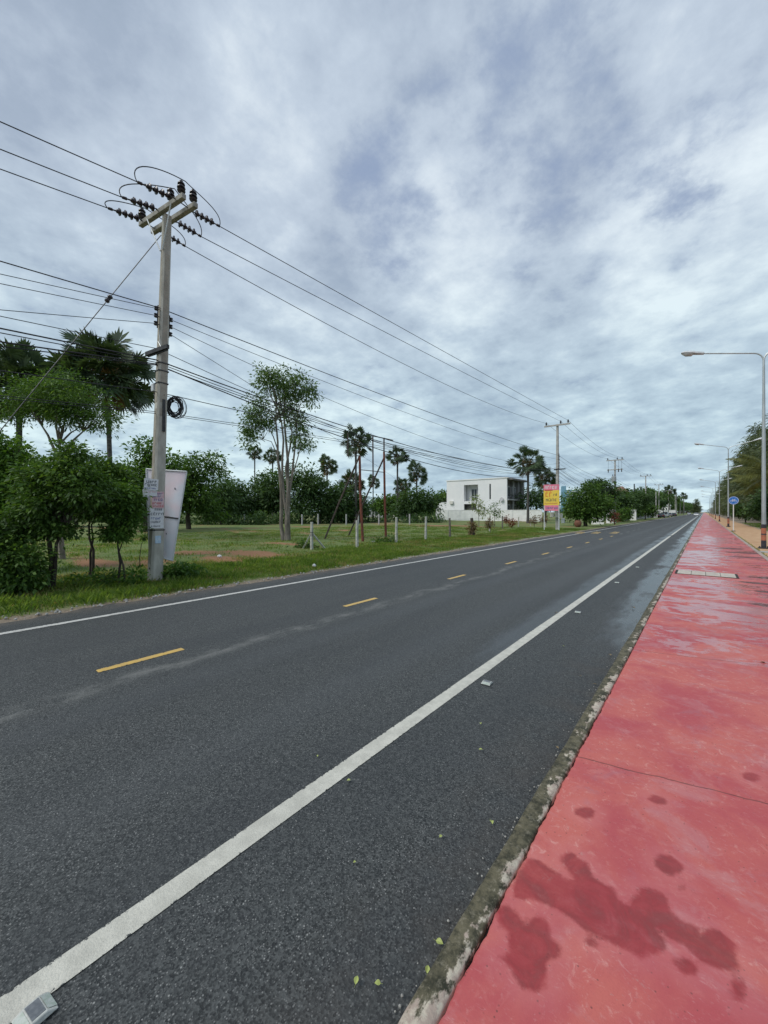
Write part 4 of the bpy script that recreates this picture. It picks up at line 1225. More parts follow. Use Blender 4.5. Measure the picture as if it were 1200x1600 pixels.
# flat darker panels on two sides: shade of the pole's recesses put into colour
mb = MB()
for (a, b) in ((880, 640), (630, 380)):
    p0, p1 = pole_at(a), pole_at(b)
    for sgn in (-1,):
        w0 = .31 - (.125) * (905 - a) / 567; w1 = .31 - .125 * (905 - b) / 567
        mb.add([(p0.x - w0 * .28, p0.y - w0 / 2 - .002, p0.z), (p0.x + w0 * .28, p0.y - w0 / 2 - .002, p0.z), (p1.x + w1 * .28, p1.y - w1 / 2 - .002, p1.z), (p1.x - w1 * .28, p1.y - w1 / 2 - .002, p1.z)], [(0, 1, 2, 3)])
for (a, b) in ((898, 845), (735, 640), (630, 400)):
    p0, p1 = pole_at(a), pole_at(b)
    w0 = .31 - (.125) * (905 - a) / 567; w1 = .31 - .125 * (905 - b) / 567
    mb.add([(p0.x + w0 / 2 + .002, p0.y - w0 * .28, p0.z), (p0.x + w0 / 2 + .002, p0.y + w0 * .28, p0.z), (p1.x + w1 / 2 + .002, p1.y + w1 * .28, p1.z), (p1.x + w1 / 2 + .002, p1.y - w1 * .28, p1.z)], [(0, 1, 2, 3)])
M['concrete_shade'] = simple('concrete_shade', (.29, .265, .22), (.38, .35, .29), 4, .9, bump=.4, bscale=40)
mb.build('recess_shade', M['concrete_shade'], pole)
# crossarms
aang = R(8.4)
ca = Vector((math.cos(aang), math.sin(aang), 0))
wy = Vector((-math.sin(aang), math.cos(aang), 0))
Ma = Matrix(((ca.x, wy.x, 0, 0), (ca.y, wy.y, 0, 0), (0, 0, 1, 0), (0, 0, 0, 1)))
armA = W(252, 330, Dp - .05) - PB
armB = armA + wy * .33
for nm, a_ in (('crossarm', armA), ('crossarm', armB)):
    mb = MB(); mb.box((0, 0, 0), (2.0, .115, .13), Matrix.Translation(a_) @ Ma)
    mb.build(nm, M['concrete_arm'], pole, bevel=.012)
mb = MB()
for s_ in (-.55, .55):
    mb.tube([armA + ca * s_ + Vector((0, 0, -.05)) - wy * .07, pole_at(395) - wy * .12 + ca * .05 * (1 if s_ > 0 else -1)], .018, 5)
mb.build('brace', M['galvanised'], pole)
for s_ in (-.8, -.05, .72):
    mb = MB(); mb.tube([armA + ca * s_ - wy * .12, armB + ca * s_ + wy * .12], .014, 6); mb.build('through_bolt', M['steel_dark'], pole)
INS = [(0, .02), (.02, .03), (.03, .075), (.05, .085), (.065, .045), (.09, .045), (.105, .085), (.125, .08), (.14, .045), (.165, .045), (.18, .075), (.20, .07), (.215, .035), (.25, .035), (.26, .015)]
def pin(base, parent, s=1.0):
    mb = MB()
    mb.lathe(base, (0, 0, 1), [(a * s, r * s * .95) for a, r in INS], 14)
    mb.tube([base - Vector((0, 0, .10)), base + Vector((0, 0, .03))], .014, 6)
    mb.build('pin_insulator', M['porcelain'], parent, smooth=True)
up = Vector((0, 0, .065))
pins = [armA + ca * .88 + up, armB + ca * .88 + up, armA - ca * .92 + up, armA + ca * .42 + up]
for p in pins: pin(p + Vector((0, 0, .05)), pole, 1.25)
# strain strings: 3 on each side
def strain(a, b, parent, name='strain_insulator'):
    mb = MB()
    ax = (b - a); L = ax.length; ax.normalize()
    prof = [(0, .012), (L * .06, .014)]
    n = 4; s0 = L * .10; s1 = L * .80; stp = (s1 - s0) / n
    for k in range(n):
        x = s0 + stp * k
        prof += [(x, .022), (x + stp * .10, .085), (x + stp * .26, .095), (x + stp * .38, .05), (x + stp * .7, .045), (x + stp * .8, .02)]
    prof += [(s1 + .02, .016), (L * .86, .02), (L * .87, .035), (L * .98, .032), (L, .012)]
    mb.lathe(a, ax, prof, 12)
    mb.build(name, M['porcelain'], parent, smooth=True)
offs = [.70, -.02, -.76]
left_px = [(214, 284), (190, 308), (168, 325)]
right_px = [(344, 354), (315, 370), (290, 385)]
HVL, HVR = [], []
for s_, lp, rp in zip(offs, left_px, right_px):
    a = armA + ca * s_ - wy * .10
    # left end lies ~0.85 m towards -Y
    base = PB + a
    tgt = None; best = 1e9
    for k in range(60):
        yy = base.y - .5 - .015 * k
        q_ = onX(lp[0], lp[1], base.x - .0 + (yy - base.y) * 0.0)
        pass
    e1 = onX(lp[0], lp[1], base.x + .02)
    v1 = e1 - base
    if v1.length > 1.25 or v1.length < .5: v1 = v1.normalized() * .85
    strain(a, a + v1, pole); HVL.append(PB + a + v1)
    a2 = armB + ca * s_ + wy * .10
    base2 = PB + a2
    e2 = onX(rp[0], rp[1], base2.x)
    v2 = e2 - base2
    if v2.length > 1.35 or v2.length < .5: v2 = v2.normalized() * .85
    strain(a2, a2 + v2, pole); HVR.append(PB + a2 + v2)
# jumpers
def bez(pts, n=24):
    pts = [Vector(p) for p in pts]; out = []
    for i in range(n + 1):
        t = i / n; q_ = [p.copy() for p in pts]
        while len(q_) > 1: q_ = [q_[j] * (1 - t) + q_[j + 1] * t for j in range(len(q_) - 1)]
        out.append(q_[0])
    return out
for i, pt in ((0, None), (1, None), (2, None)):
    l = HVL[i] - PB; r = HVR[i] - PB
    mid = {0: pins[0] + Vector((0, .1, .42)), 1: pins[3] + Vector((0, .1, .42)), 2: pins[2] + Vector((0, .1, .42))}[i]
    hgt = {0: .40, 1: .28, 2: .18}[i]
    p_ = bez([l, l + Vector((0, -.25, hgt)), l * .6 + mid * .4 + Vector((0, 0, hgt)), mid], 14)
    p2 = bez([mid, r * .4 + mid * .6 + Vector((0, 0, .12)), r + Vector((0, .12, .42)), r + Vector((0, -.02, 0))], 14)
    mb = MB(); mb.tube(p_ + p2[1:], .012, 5); mb.build('jumper', M['wire'], pole, smooth=True)
# spool racks
left_rack = [487, 498, 510]; right_rack = [495, 506, 518]
LVP = {}
for side, lst in ((-1, left_rack), (1, right_rack)):
    mb = MB()
    a = pole_at(lst[0] - 6) + wy * side * .16; b = pole_at(lst[-1] + 6) + wy * side * .16
    mb.tube([a, b], .014, 5)
    for y_ in lst: mb.tube([pole_at(y_), pole_at(y_) + wy * side * .22], .010, 5)
    mb.build('spool_rack', M['steel_dark'], pole)
for side, lst in ((-1, left_rack), (1, right_rack)):
    for y_ in lst:
        p = pole_at(y_) + wy * side * .20
        mb = MB(); mb.lathe(p - Vector((0, 0, .05)), (0, 0, 1), [(0, .03), (.01, .05), (.03, .05), (.045, .028), (.06, .028), (.075, .05), (.095, .05), (.105, .03)], 12)
        mb.build('spool_insulator', M['porcelain'], pole, smooth=True)
        LVP[(side, y_)] = PB + p
# telecom arm, dark steel
pa = pole_at(551) - wy * .16
mb = MB(); mb.box((.02, 0, 0), (1.0, .07, .10), Matrix.Translation(pa) @ Ma); mb.box((.02, .02, -.02), (.9, .03, .03), Matrix.Translation(pa + Vector((0, 0, -.05))) @ Ma)
mb.build('cable_bracket', M['steel_dark'], pole)
mb = MB(); mb.tube([pole_at(536) - wy * .13, pa + ca * .25], .008, 5); mb.tube([pole_at(520) + ca * .04 - wy * .13, pole_at(548) + ca * .12 - wy * .13], .007, 5)
mb.build('bracket_stay', M['galvanised'], pole)
# cable clamps + dark conduit stain on the face
for y_ in (569, 581, 600):
    p = pole_at(y_); mb = MB(); mb.box((p.x, p.y, p.z), (.262, .262, .03)); mb.build('strap', M['steel_dark'], pole)
p = pole_at(650)
mb = MB(); mb.box((p.x + .14, p.y + .03, p.z), (.03, .07, .85)); mb.build('riser_cover', M['steel_dark'], pole)
p = pole_at(828)
mb = MB(); mb.box((p.x, p.y, p.z), (.300, .300, .03)); mb.build('band', M['steel_dark'], pole)
p = pole_at(887)
mb = MB(); mb.lathe((p.x + .04, p.y - .160, p.z), (0, 1, 0), [(0, .028), (.02, .028)], 10); mb.build('bolt_hole', M['band_black'], pole)
# small box left of the pole
p = PB + pole_at(602)
t = empty('terminal_box', p, 'small grey cable terminal box hanging on the left of the near pole', 'terminal box')
mb = MB(); mb.box((-.33, -.05, -.02), (.16, .12, .22)); mb.build('case', M['lamp_shell'], t, bevel=.02)
mb = MB(); mb.box((-.19, -.03, .06), (.14, .03, .03)); mb.build('mount', M['steel_dark'], t)
mb = MB(); mb.tube(bez([(-.33, -.05, -.13), (-.36, -.05, -.6), (-.05, -.05, -.65), (-.12, -.06, -.25), (-.3, -.08, -.2)], 18), .010, 5); mb.build('cable_loop', M['wire'], t)

# ---------------- wires
def seg_hit(A, Dr, px):
    """s where the horizontal line A + s*Dr crosses pixel column px"""
    u = (px - 600) / F
    # lateral = u*depth
    latA = A.x * cT + A.y * sT; latD = Dr.x * cT + Dr.y * sT
    dA = A.y * cT - A.x * sT; dD = Dr.y * cT - Dr.x * sT
    return (u * dA - latA) / (latD - u * dD), dA, dD
def wire_left(A, pyx0, px0=0, L=38.0, c=.0014, drift=0.0):
    Dr = Vector((drift, -1, 0))
    s, dA, dD = seg_hit(A, Dr, px0)
    z = H + (800 - pyx0) / F * (dA + s * dD)
    b = (z - A.z - c * s * s) / s
    return [Vector((A.x + Dr.x * t, A.y - t, A.z + b * t + c * t * t)) for t in [0, .5, 1, 1.5, 2, 2.5, 3, 4, 5, 7, 9, 12, 16, 20]]
def wire_right(A, B, px, py):
    Dr = (B - A); L = math.hypot(Dr.x, Dr.y); Dh = Vector((Dr.x / L, Dr.y / L, 0))
    s, dA, dD = seg_hit(A, Dh, px)
    z = H + (800 - py) / F * (dA + s * dD)
    f = s / L
    sag = (A.z + (B.z - A.z) * f - z) / (4 * f * (1 - f))
    sag = max(-.2, min(sag, 2.2))
    return [A + (B - A) * t - Vector((0, 0, 4 * sag * t * (1 - t))) for t in [i / 26 for i in range(27)]]
def span(A, B, sag, n=14):
    return [A + (B - A) * t - Vector((0, 0, 4 * sag * t * (1 - t))) for t in [i / n for i in range(1, n + 1)]]
def wire(label, pts, r=.011, mat='wire', group='overhead wires on the roadside poles', cat='overhead wire', name='overhead_wire'):
    o_ = pts[0].copy()
    mb = MB(); mb.tube([p - o_ for p in pts], r, 5)
    o = mb.build(name, M[mat], None, smooth=True); o.location = o_
    tag(o, label, cat, group); return o
# other pole positions along the road
PX = -11.6
poleY = [42.5, 76.0, 121.0, 159.0, 204.0, 255.0, 310.0, 370.0]
poleH = [10.75, 10.6, 11.1, 10.9, 10.8, 10.8, 10.8, 10.8]
GH = gh(PX, 42)
def att(i, off, dz):
    return Vector((PX + off, poleY[i], poleH[i] + dz))
hv_off = [1.05, .35, -1.05]
names_r = ['highest high-voltage line from the near pole towards the horizon, on the road side', 'middle high-voltage line from the near pole towards the horizon', 'lowest high-voltage line from the near pole, on the field side']
names_l = ['uppermost high-voltage line leaving the near pole to the left', 'second high-voltage line from the top leaving the near pole to the left', 'third high-voltage line from the top leaving the near pole to the left']
passR = [(600, 497), (600, 518), (600, 553)]
for i in range(3):
    wire(names_l[i], wire_left(HVL[i], (190, 233, 264)[i]), .0115)
    pts = wire_right(HVR[i], att(0, hv_off[i], .22), *passR[i])
    for k in range(len(poleY) - 1):
        pts += span(att(k, hv_off[i], .22), att(k + 1, hv_off[i], .22), .7, 10)
    wire(names_r[i], pts, .0115)
# low voltage: (A left point, y at x=0, right start, pass, end height offset at pole2)
lv = [
    ('thick low-voltage line passing straight by the near pole', PB + pole_at(485) - wy * .17 + ca * .02, 408, None, (420, 552), -3.0, .0125),
]
c_ = PB + pole_at(485) - wy * .17 + ca * .02
ptsL = wire_left(c_, 408)[::-1]
pts = ptsL[:-1] + wire_right(c_, att(0, .15, -3.2), 600, 618) + span(att(0, .15, -3.2), att(1, .15, -3.2), .8, 12) + span(att(1, .15, -3.2), att(2, .15, -3.2), .8, 12)
wire('thick low-voltage line passing straight by the near pole', pts, .013)
for (y_, yl, lab) in ((487, 428, 'uppermost thin line tied to the left spool insulators'), (498, 443, 'middle thin line tied to the left spool insulators'), (510, 484, 'lowest thin line tied to the left spool insulators')):
    wire(lab, wire_left(LVP[(-1, y_)], yl), .008)
for (y_, px, py, dz, lab) in ((495, 600, 632, -3.6, 'uppermost thin line from the right spool insulators to the second pole'), (506, 395, 571, -4.0, 'middle thin line from the right spool insulators to the second pole')):
    wire(lab, wire_right(LVP[(1, y_)], att(0, .15, dz), px, py) + span(att(0, .15, dz), att(1, .15, dz), .8, 12) + span(att(1, .15, dz), att(2, .15, dz), .9, 10), .008)
A = LVP[(1, 518)]
wire('steep service line from the right spool insulators down to the field', wire_right(A, W(640, 764, 62), 388, 597), .008)
# telecom bundle through the bracket
tel = [
    # px py on pole, y at x=0, right pass, end dz
    (262, 548, 494, 420, 624, -4.3, .009, 'thin upper telecom cable over the dark bracket'),
    (256, 566, 513, 394, 617, -4.5, .017, 'thick telecom cable below the dark bracket, upper of the pair'),
    (254, 570, 520, 394, 622, -4.65, .011, 'slim telecom cable running between the two thick ones'),
    (256, 572, 534, 388, 628, -4.8, .017, 'thick telecom cable below the dark bracket, lower of the pair'),
    (254, 574, 541, 600, 694, -4.95, .012, 'lowest cable of the telecom bundle'),
    (258, 615, 579, 380, 643, -5.3, .011, 'single cable at mid height below the telecom bundle'),
    (256, 645, 618, 381, 661, -5.6, .008, 'thin lowest cable above the hanging coil line'),
    (258, 648, 622, 381, 666, -5.8, .008, 'thinnest cable lowest on the near pole'),
]
COILP = None
for i, (px, py, yl, rx, ry, dz, r, lab) in enumerate(tel):
    t = (905 - py) / 567.0
    c_ = PB + pole_at(py) - wy * (.17 if i < 5 else .15) + ca * (.02 * (i % 3))
    L_ = wire_left(c_, yl)[::-1]
    R_ = wire_right(c_, att(0, .1 + .05 * (i % 3), dz), rx, ry)
    wire(lab, L_[:-1] + R_ + span(att(0, .1 + .05 * (i % 3), dz), att(1, .1 + .05 * (i % 3), dz), 1.1, 12), r)
    if i == 5: COILR = R_
# guy wire
gt = PB + pole_at(362) - ca * .25
ga = Vector((-14.35, -.35, gh(-14.35, -.35)))
t = empty('guy_wire', ga, 'slanting steel stay wire with insulator from near pole top to left ground', 'guy wire')
mb = MB(); mb.tube([Vector((0, 0, 0)), gt - ga], .011, 6); mb.build('strand', M['wire_alu'], t)
# insulator at pixel (170,447) along
best = min((abs((600 + F * ((P_.x * cT + P_.y * sT) / depth(P_))) - 170), k) for k in range(1, 400) for P_ in [gt + (ga - gt) * (k / 400)])
pi_ = (gt + (ga - gt) * (best[1] / 400)) - ga; ax = (gt - ga).normalized()
mb = MB(); mb.lathe(pi_ - ax * .11, ax, [(0, .02), (.01, .05), (.06, .062), (.08, .045), (.14, .045), (.16, .062), (.21, .05), (.22, .02)], 10); mb.build('stay_insulator', M['porcelain'], t, smooth=True)
# coil of spare cable
cc = W(273, 636, Dp + .25)
t = empty('cable_coil', cc, 'black coil of spare cable hanging right of the near pole', 'cable coil')
rs = np.random.RandomState(4)
face = Vector((cc.x, cc.y, 0)).normalized()
sx = Vector((face.y, -face.x, 0))
pts = []
for k in range(22 * 12):
    a = k / 22 * 2 * math.pi
    rr = .185 + .045 * math.sin(k * .061) + .008 * rs.randn()
    rr += .03 * math.sin(k / 22 * 1.7)
    pts.append(sx * math.cos(a) * rr * .82 + Vector((0, 0, 1)) * math.sin(a) * rr * 1.15 + face * (.05 * math.sin(k * .013 * 3) + .02 * math.cos(a * 1.3)))
mb = MB(); mb.tube(pts, .013, 5); mb.build('windings', M['wire'], t, smooth=True)
pts = []
for k in range(20 * 4):
    a = k / 20 * 2 * math.pi; rr = .27 + .02 * math.sin(k * .11)
    pts.append(sx * (math.cos(a) * rr * .8 + .07) + Vector((0, 0, 1)) * math.sin(a) * rr * 1.05 + face * .03 * math.sin(k * .07))
mb = MB(); mb.tube(pts, .005, 4); mb.build('loose_loops', M['wire'], t, smooth=True)
mb = MB(); mb.tube([Vector((0, 0, .22)) , (PB + pole_at(618)) - cc + ca * .13], .008, 4); mb.tube([Vector((0, 0, -.05)) - sx * .15, (PB + pole_at(640)) - cc + ca * .14], .008, 4); mb.build('tie', M['wire'], t)

# ---------------- things fixed to the near pole
def stroke_text(mb, x0, x1, z, h, rs, y=0.0, dens=1.0):
    """illegible lettering: a row of small looped strokes in the XZ plane"""
    x = x0
    while x < x1 - h * .5:
        w = h * rs.uniform(.4, .75)
        th = h * .17
        kind = rs.randint(5)
        mb.bbox((x, y - .0012, z), (x + th, y, z + h * .8))
        if kind in (0, 1, 3): mb.bbox((x + w - th, y - .0012, z), (x + w, y, z + h * .8))
        if kind in (0, 2, 4): mb.bbox((x + th, y - .0012, z + h * .8 - th), (x + w - th * (kind == 0) , y, z + h * .8))
        if kind in (1, 4): mb.bbox((x + th, y - .0012, z), (x + w - th * (kind == 1), y, z + th))
        if rs.rand() < .35: mb.bbox((x + w * .3, y - .0012, z + h * .88), (x + w * .8, y, z + h))
        x += w + h * .22
        if rs.rand() < .12: x += h * .4
face_n = Vector((PB.x, PB.y, 0)).normalized()        # camera -> pole direction
def poster(label, px, py, w, h, rows, bg='paper', rot=0.0, off=.0, tilt=0.0, name='paper_notice', side=0):
    """flat notice on the pole's road-side (-Y) face or facing the road"""
    p = PB + pole_at(py)
    c = W(px, py, Dp - .0)
    # plane just in front of the pole's -Y face
    c = onX(px, py, p.x + .162 + off)
    if label.startswith('white paper') or label.startswith('smaller'): c.y += .02
    t = empty(name, c, label, 'notice', None)
    t.rotation_euler = Matrix.Rotation(R(90) + rot, 3, 'Z').to_euler() if not tilt else (Matrix.Rotation(R(90) + rot, 3, 'Z') @ Matrix.Rotation(tilt, 3, 'Y')).to_euler()
    mb = MB(); mb.box((0, 0, 0), (w, .006, h)); mb.build('sheet', M[bg], t)
    rs = np.random.RandomState(int(px * 3 + py))
    for (zf, hf, mat_, x0, x1) in rows:
        mb = MB(); stroke_text(mb, -w / 2 + w * x0, -w / 2 + w * x1, zf * h, hf * h, rs, -.0035)
        if mb.v: mb.build('lettering', M[mat_], t)
poster('white paper notice with dark lettering sticking out left of the near pole', 235, 757, .34, .30, [(.12, .26, 'ink', .15, .98), (-.12, .22, 'ink', .05, .95), (-.38, .12, 'ink_blue', .05, .9)], rot=R(0), off=.02, tilt=R(3))
poster('smaller torn white sheet just under the topmost notice', 233, 770, .34, .18, [(.0, .3, 'paper_pink', .1, .9)], off=.012, tilt=R(-3))
poster('notice with blue and red print on the near pole', 247, 781, .30, .44, [(.32, .12, 'ink_blue', .1, .95), (.14, .14, 'ink_blue', .05, .95), (-.06, .16, 'ink_blue', .2, .98), (-.26, .13, 'ink_red', .05, .9), (-.44, .12, 'ink_red', .1, .95)], bg='paper_pink', off=.004)
poster('white notice with rows of black lettering low on the near pole', 245, 809, .34, .56, [(.34, .12, 'ink', .35, .98), (.12, .14, 'ink', .06, .98), (-.08, .11, 'ink_blue', .08, .9), (-.24, .11, 'ink', .08, .9), (-.42, .07, 'ink', .1, .8)], off=.006)
poster('small torn pale blue sticker on the near pole below the notices', 247, 843, .14, .20, [(-.1, .3, 'paper', .1, .9)], bg='sticker_blue', name='sticker')
# leaning banner frame behind the pole
D_b = Dp + .42
cs = [W(229, 733, D_b + .1), W(292, 737, D_b), W(270, 876, D_b - .05), W(234, 866, D_b + .05)]
o_ = cs[3].copy()
cs = [c - o_ for c in cs]
t = empty('banner_board', o_, 'tall white banner board tilted behind the near pole, seen from its back', 'banner')
nb_ = (cs[1] - cs[0]).cross(cs[3] - cs[0]).normalized()
if nb_.dot(face_n) < 0: nb_ = -nb_
def quad_prism(mb, a, b, c, d, n, th):
    vs = [a, b, c, d, a + n * th, b + n * th, c + n * th, d + n * th]
    mb.add(vs, [(0, 1, 2, 3), (7, 6, 5, 4), (0, 4, 5, 1), (1, 5, 6, 2), (2, 6, 7, 3), (3, 7, 4, 0)])
mb = MB(); quad_prism(mb, cs[0], cs[1], cs[2], cs[3], nb_, .012)
M['banner_print'] = simple('banner_print', (.76, .79, .87), (.86, .74, .80), 1.4, .5, detail=2)
mb.build('sheet', M['banner_print'], t)
mb = MB()
for i in range(4):
    a, b = cs[i], cs[(i + 1) % 4]
    mb.tube([a - nb_ * .012, b - nb_ * .012], .021, 4)
mb.build('frame', M['frame_white'], t)
la = cs[0] * .47 + cs[3] * .53; lb = cs[1] * .47 + cs[2] * .53
mb = MB(); mb.tube([la - nb_ * .015, lb * .97 + la * .03 - nb_ * .015], .020, 4); mb.build('cross_bar', M['steel_dark'], t)
mb = MB()
for (a, b) in ((.75, .20), (.62, .72)):
    p = cs[0].lerp(cs[1], a).lerp(cs[3].lerp(cs[2], a), b) - nb_ * .003
    mb.box(p, (.05, .01, .04))
mb.build('smudges', M['steel_dark'], t)

# ================================================================ OTHER POLES
def far_pole(Ht, label, double=False, transformer=False):
    root = empty('utility_pole', (PX, 0, 0), label, 'utility pole', 'utility poles along the left side of the road')
    mb = MB(); square_shaft(mb, (0, 0, -.1), (0, 0, Ht), .34, .20); mb.build('shaft', M['concrete_far'], root)
    mb = MB(); mb.box((0, -.16, Ht - .12), (2.5, .12, .14)); mb.build('crossarm', M['concrete_far'], root)
    for x in hv_off: pin(Vector((x, -.16, Ht - .02)), root, 1.3)
    mb = MB(); mb.box((.25, -.14, Ht - 4.6), (1.1, .08, .10)); mb.build('cable_bracket', M['steel_dark'], root)
    mb = MB(); mb.tube([(.16, 0, Ht - 4.5), (.16, 0, Ht - 3.0)], .02, 5)
    for k in range(4): mb.lathe((.16, 0, Ht - 4.3 + .32 * k), (0, 0, 1), [(0, .05), (.08, .05)], 8)
    mb.build('spool_rack', M['porcelain'], root)
    if double:
        mb = MB(); mb.box((0, -.16, Ht - 1.7), (2.3, .12, .14)); mb.build('crossarm', M['concrete_far'], root)
        for x in (-.95, .55, 1.0):
            mb = MB(); mb.lathe((x, -.26, Ht - 2.15), (0, 0, 1), [(0, .05), (.1, .09), (.2, .05), (.3, .09), (.4, .05), (.6, .05)], 8); mb.build('fuse_cutout', M['porcelain'], root)
            mb = MB(); mb.tube([(x, -.26, Ht - 1.5), (x, -.18, Ht)], .014, 4); mb.build('drop_lead', M['wire'], root)
    if transformer:
        mb = MB(); mb.lathe((-.1, -.5, Ht - 3.9), (0, 0, 1), [(0, .30), (.05, .36), (1.0, .36), (1.08, .28), (1.1, .1)], 14); mb.build('transformer', M['galvanised'], root, smooth=True)
        mb = MB()
        for x in (-.25, 0.05): mb.lathe((x, -.5, Ht - 2.8), (0, 0, 1), [(0, .04), (.08, .07), (.14, .04), (.2, .07), (.3, .03)], 8)
        mb.build('bushing', M['porcelain'], root)
    return root
o = far_pole(poleH[0], 'second utility pole, behind the yellow and pink sign'); o.location = (PX, poleY[0], 0)
proto2 = o
o = far_pole(poleH[1], 'third utility pole, with two crossarms and a transformer', True, True); o.location = (PX, poleY[1], 0)
for i in range(2, 8):
    o = copy_tree(proto2); o.location = (PX, poleY[i], poleH[i] - poleH[0] + .02)
    tag(o, ['fourth utility pole, the one next beyond the transformer pole', 'fifth utility pole, smaller than the fourth along the road', 'sixth utility pole, far down the left side of the road', 'seventh utility pole, beside the distant tiny palm', 'eighth utility pole, almost at the end of the road', 'last and smallest utility pole towards the horizon'][i - 2])
# short dark telecom posts behind
for (px, D, hpx, lab) in ((991, 95, 756, 'dark wooden telecom post between transformer pole and fourth pole'), (1025, 115, 768, 'short dark post just left of the fifth utility pole'), (1057, 190, 770, 'thin dark post far down the left side near the small palm')):
    c = W(px, 800, D); b = Vector((c.x, c.y, 0)); ht = H + (800 - hpx) / F * D
    t = empty('telecom_post', b, lab, 'post', 'short posts on the left')
    mb = MB(); mb.tube([(0, 0, -.1), (0, 0, ht)], [.16, .12], 8); mb.build('shaft', M['steel_dark'] if px < 1000 else M['concrete_far'], t)
    mb = MB(); mb.box((0, -.14, ht * .72), (1.2, .08, .10)); mb.build('crossarm', M['steel_dark'], t)

# ================================================================ BILLBOARD FRAME (rusty)
t0 = G(566, 846, .0); t0.z = gh(t0.x, t0.y)
bb = empty('billboard_frame', t0, 'empty rusty billboard frame of two red posts with slanting braces in the field', 'billboard frame')
D1 = depth(t0)
def bp(px, py, D): return W(px, py, D) - t0
D2 = F * (H - .02) / (840 - 800.0)
g = lambda px, py, D: bp(px, py, D)
mb = MB(); mb.tube([g(567, 848, D1), g(563, 770, D1), g(562, 712, D1)], [.085, .08, .07], 8); mb.build('post', M['rust'], bb)
mb = MB(); mb.tube([g(603, 842, D2), g(601, 770, D2), g(600, 706, D2)], [.085, .08, .07], 8); mb.build('post', M['rust'], bb)
mb = MB(); mb.tube([g(600, 712, D2), g(600, 684, D2)], .05, 6); mb.build('upright', M['rust_dark'], bb)
mb = MB(); mb.tube([g(583, 750, D1 + 1), g(582.5, 680, D1 + 1)], .045, 6); mb.build('upright', M['rust_dark'], bb)
mb = MB(); mb.tube([g(562.5, 712, D1), g(543.5, 713, D1 - .5), g(543.5, 676, D1 - .5)], .035, 6, caps=True); mb.build('upright', M['rust_dark'], bb)
mb = MB(); mb.tube([g(582, 681, D1 + 1), g(601, 685, D2), g(614, 688, D2 + 1)], .035, 6); mb.build('rail', M['rust_dark'], bb)
mb = MB(); mb.tube([g(563, 734, D1), g(583, 736, D1 + 1), g(600, 738, D2)], .025, 6); mb.build('rail', M['rust_dark'], bb)
mb = MB(); mb.tube([g(600, 715, D2), g(566, 790, D2 + .8), g(544, 838, D2 + 1.6)], .055, 6); mb.build('brace', M['rust_dark'], bb)
mb = MB(); mb.tube([g(562, 712, D1), g(530, 785, D1 + .8), g(506, 846, D1 + 1.4)], .055, 6); mb.build('brace', M['rust_dark'], bb)

# ================================================================ FENCE POSTS
fp = [(487, 858, 815), (558, 856, 813), (619, 849, 808), (665, 844, 808), (703, 841, 810), (765, 830, 805), (785, 826, 806), (810, 824, 808), (829, 821, 809)]
flab = ['white concrete corner post of the field fence with two slanting braces', 'white fence post beside the left red billboard post', 'white fence post right of the billboard frame', 'white fence post below the group of palms', 'weathered fence post just left of the dry creeper stump', 'white fence post in front of the left part of the white house', 'fence post beside the reddish shrub', 'pale fence post near the right end of the boundary wall', 'last fence post before the yellow sign']
fxy = []
for (px, yb, yt), lab in zip(fp, flab):
    b = G(px, yb, .02); b.z = gh(b.x, b.y); D = depth(b)
    ht = (yb - yt) / F * D; fxy.append((b, ht))
    t = empty('fence_post', b, lab, 'fence post', 'white posts of the roadside field fence')
    mb = MB(); lx = random.uniform(-.04, .04)
    mb.add([( -.06, -.06, -.05), (.06, -.06, -.05), (.06, .06, -.05), (-.06, .06, -.05), (-.05 + lx, -.05, ht), (.05 + lx, -.05, ht), (.05 + lx, .05, ht), (-.05 + lx, .05, ht)],
           [(3, 2, 1, 0), (4, 5, 6, 7), (0, 1, 5, 4), (1, 2, 6, 5), (2, 3, 7, 6), (3, 0, 4, 7)])
    mb.build('shaft', M['post_white'] if px not in (703, 785) else M['wood_grey'], t, bevel=.01)
    if px == 487:
        for e_ in ((473, 857), (508, 857)):
            q_ = G(*e_, .02) - b; q_.z = 0
            mb = MB(); mb.tube([Vector((0, 0, ht * .62)), q_], .045, 4); mb.build('brace', M['post_white'], t)
        mb = MB()
        for k in range(3): mb.lathe((0, 0, ht * (.50 + .06 * k)), (0, 0, 1), [(0, .082), (.02, .082)], 8)
        mb.build('wire_wrap', M['rust_dark'], t)
for f_, lab in ((.9, 'top strand of fence wire between the white posts'), (.62, 'middle strand of fence wire between the white posts'), (.36, 'lowest strand of fence wire between the white posts')):
    pts = []
    for (b, ht), (b2, ht2) in zip(fxy[:-1], fxy[1:]):
        A = b + Vector((0, 0, ht * f_)); B = b2 + Vector((0, 0, ht2 * f_))
        pts += [A] + span(A, B, .05, 4)[:-1]
    pts.append(B)
    wire(lab, pts, .004, 'wire_alu', None, 'fence wire', 'fence_wire')
b = G(738, 836, .02); b.z = gh(b.x, b.y)
t = empty('fence_stump', b, 'dark thick tree stump used as a fence post, half way to the house', 'stump')
mb = MB(); mb.tube([(0, 0, -.05), (.03, 0, .6), (-.06, 0, 1.35)], [.2, .15, .12], 8); mb.build('stump_wood', M['bark_dark'], t, smooth=True)
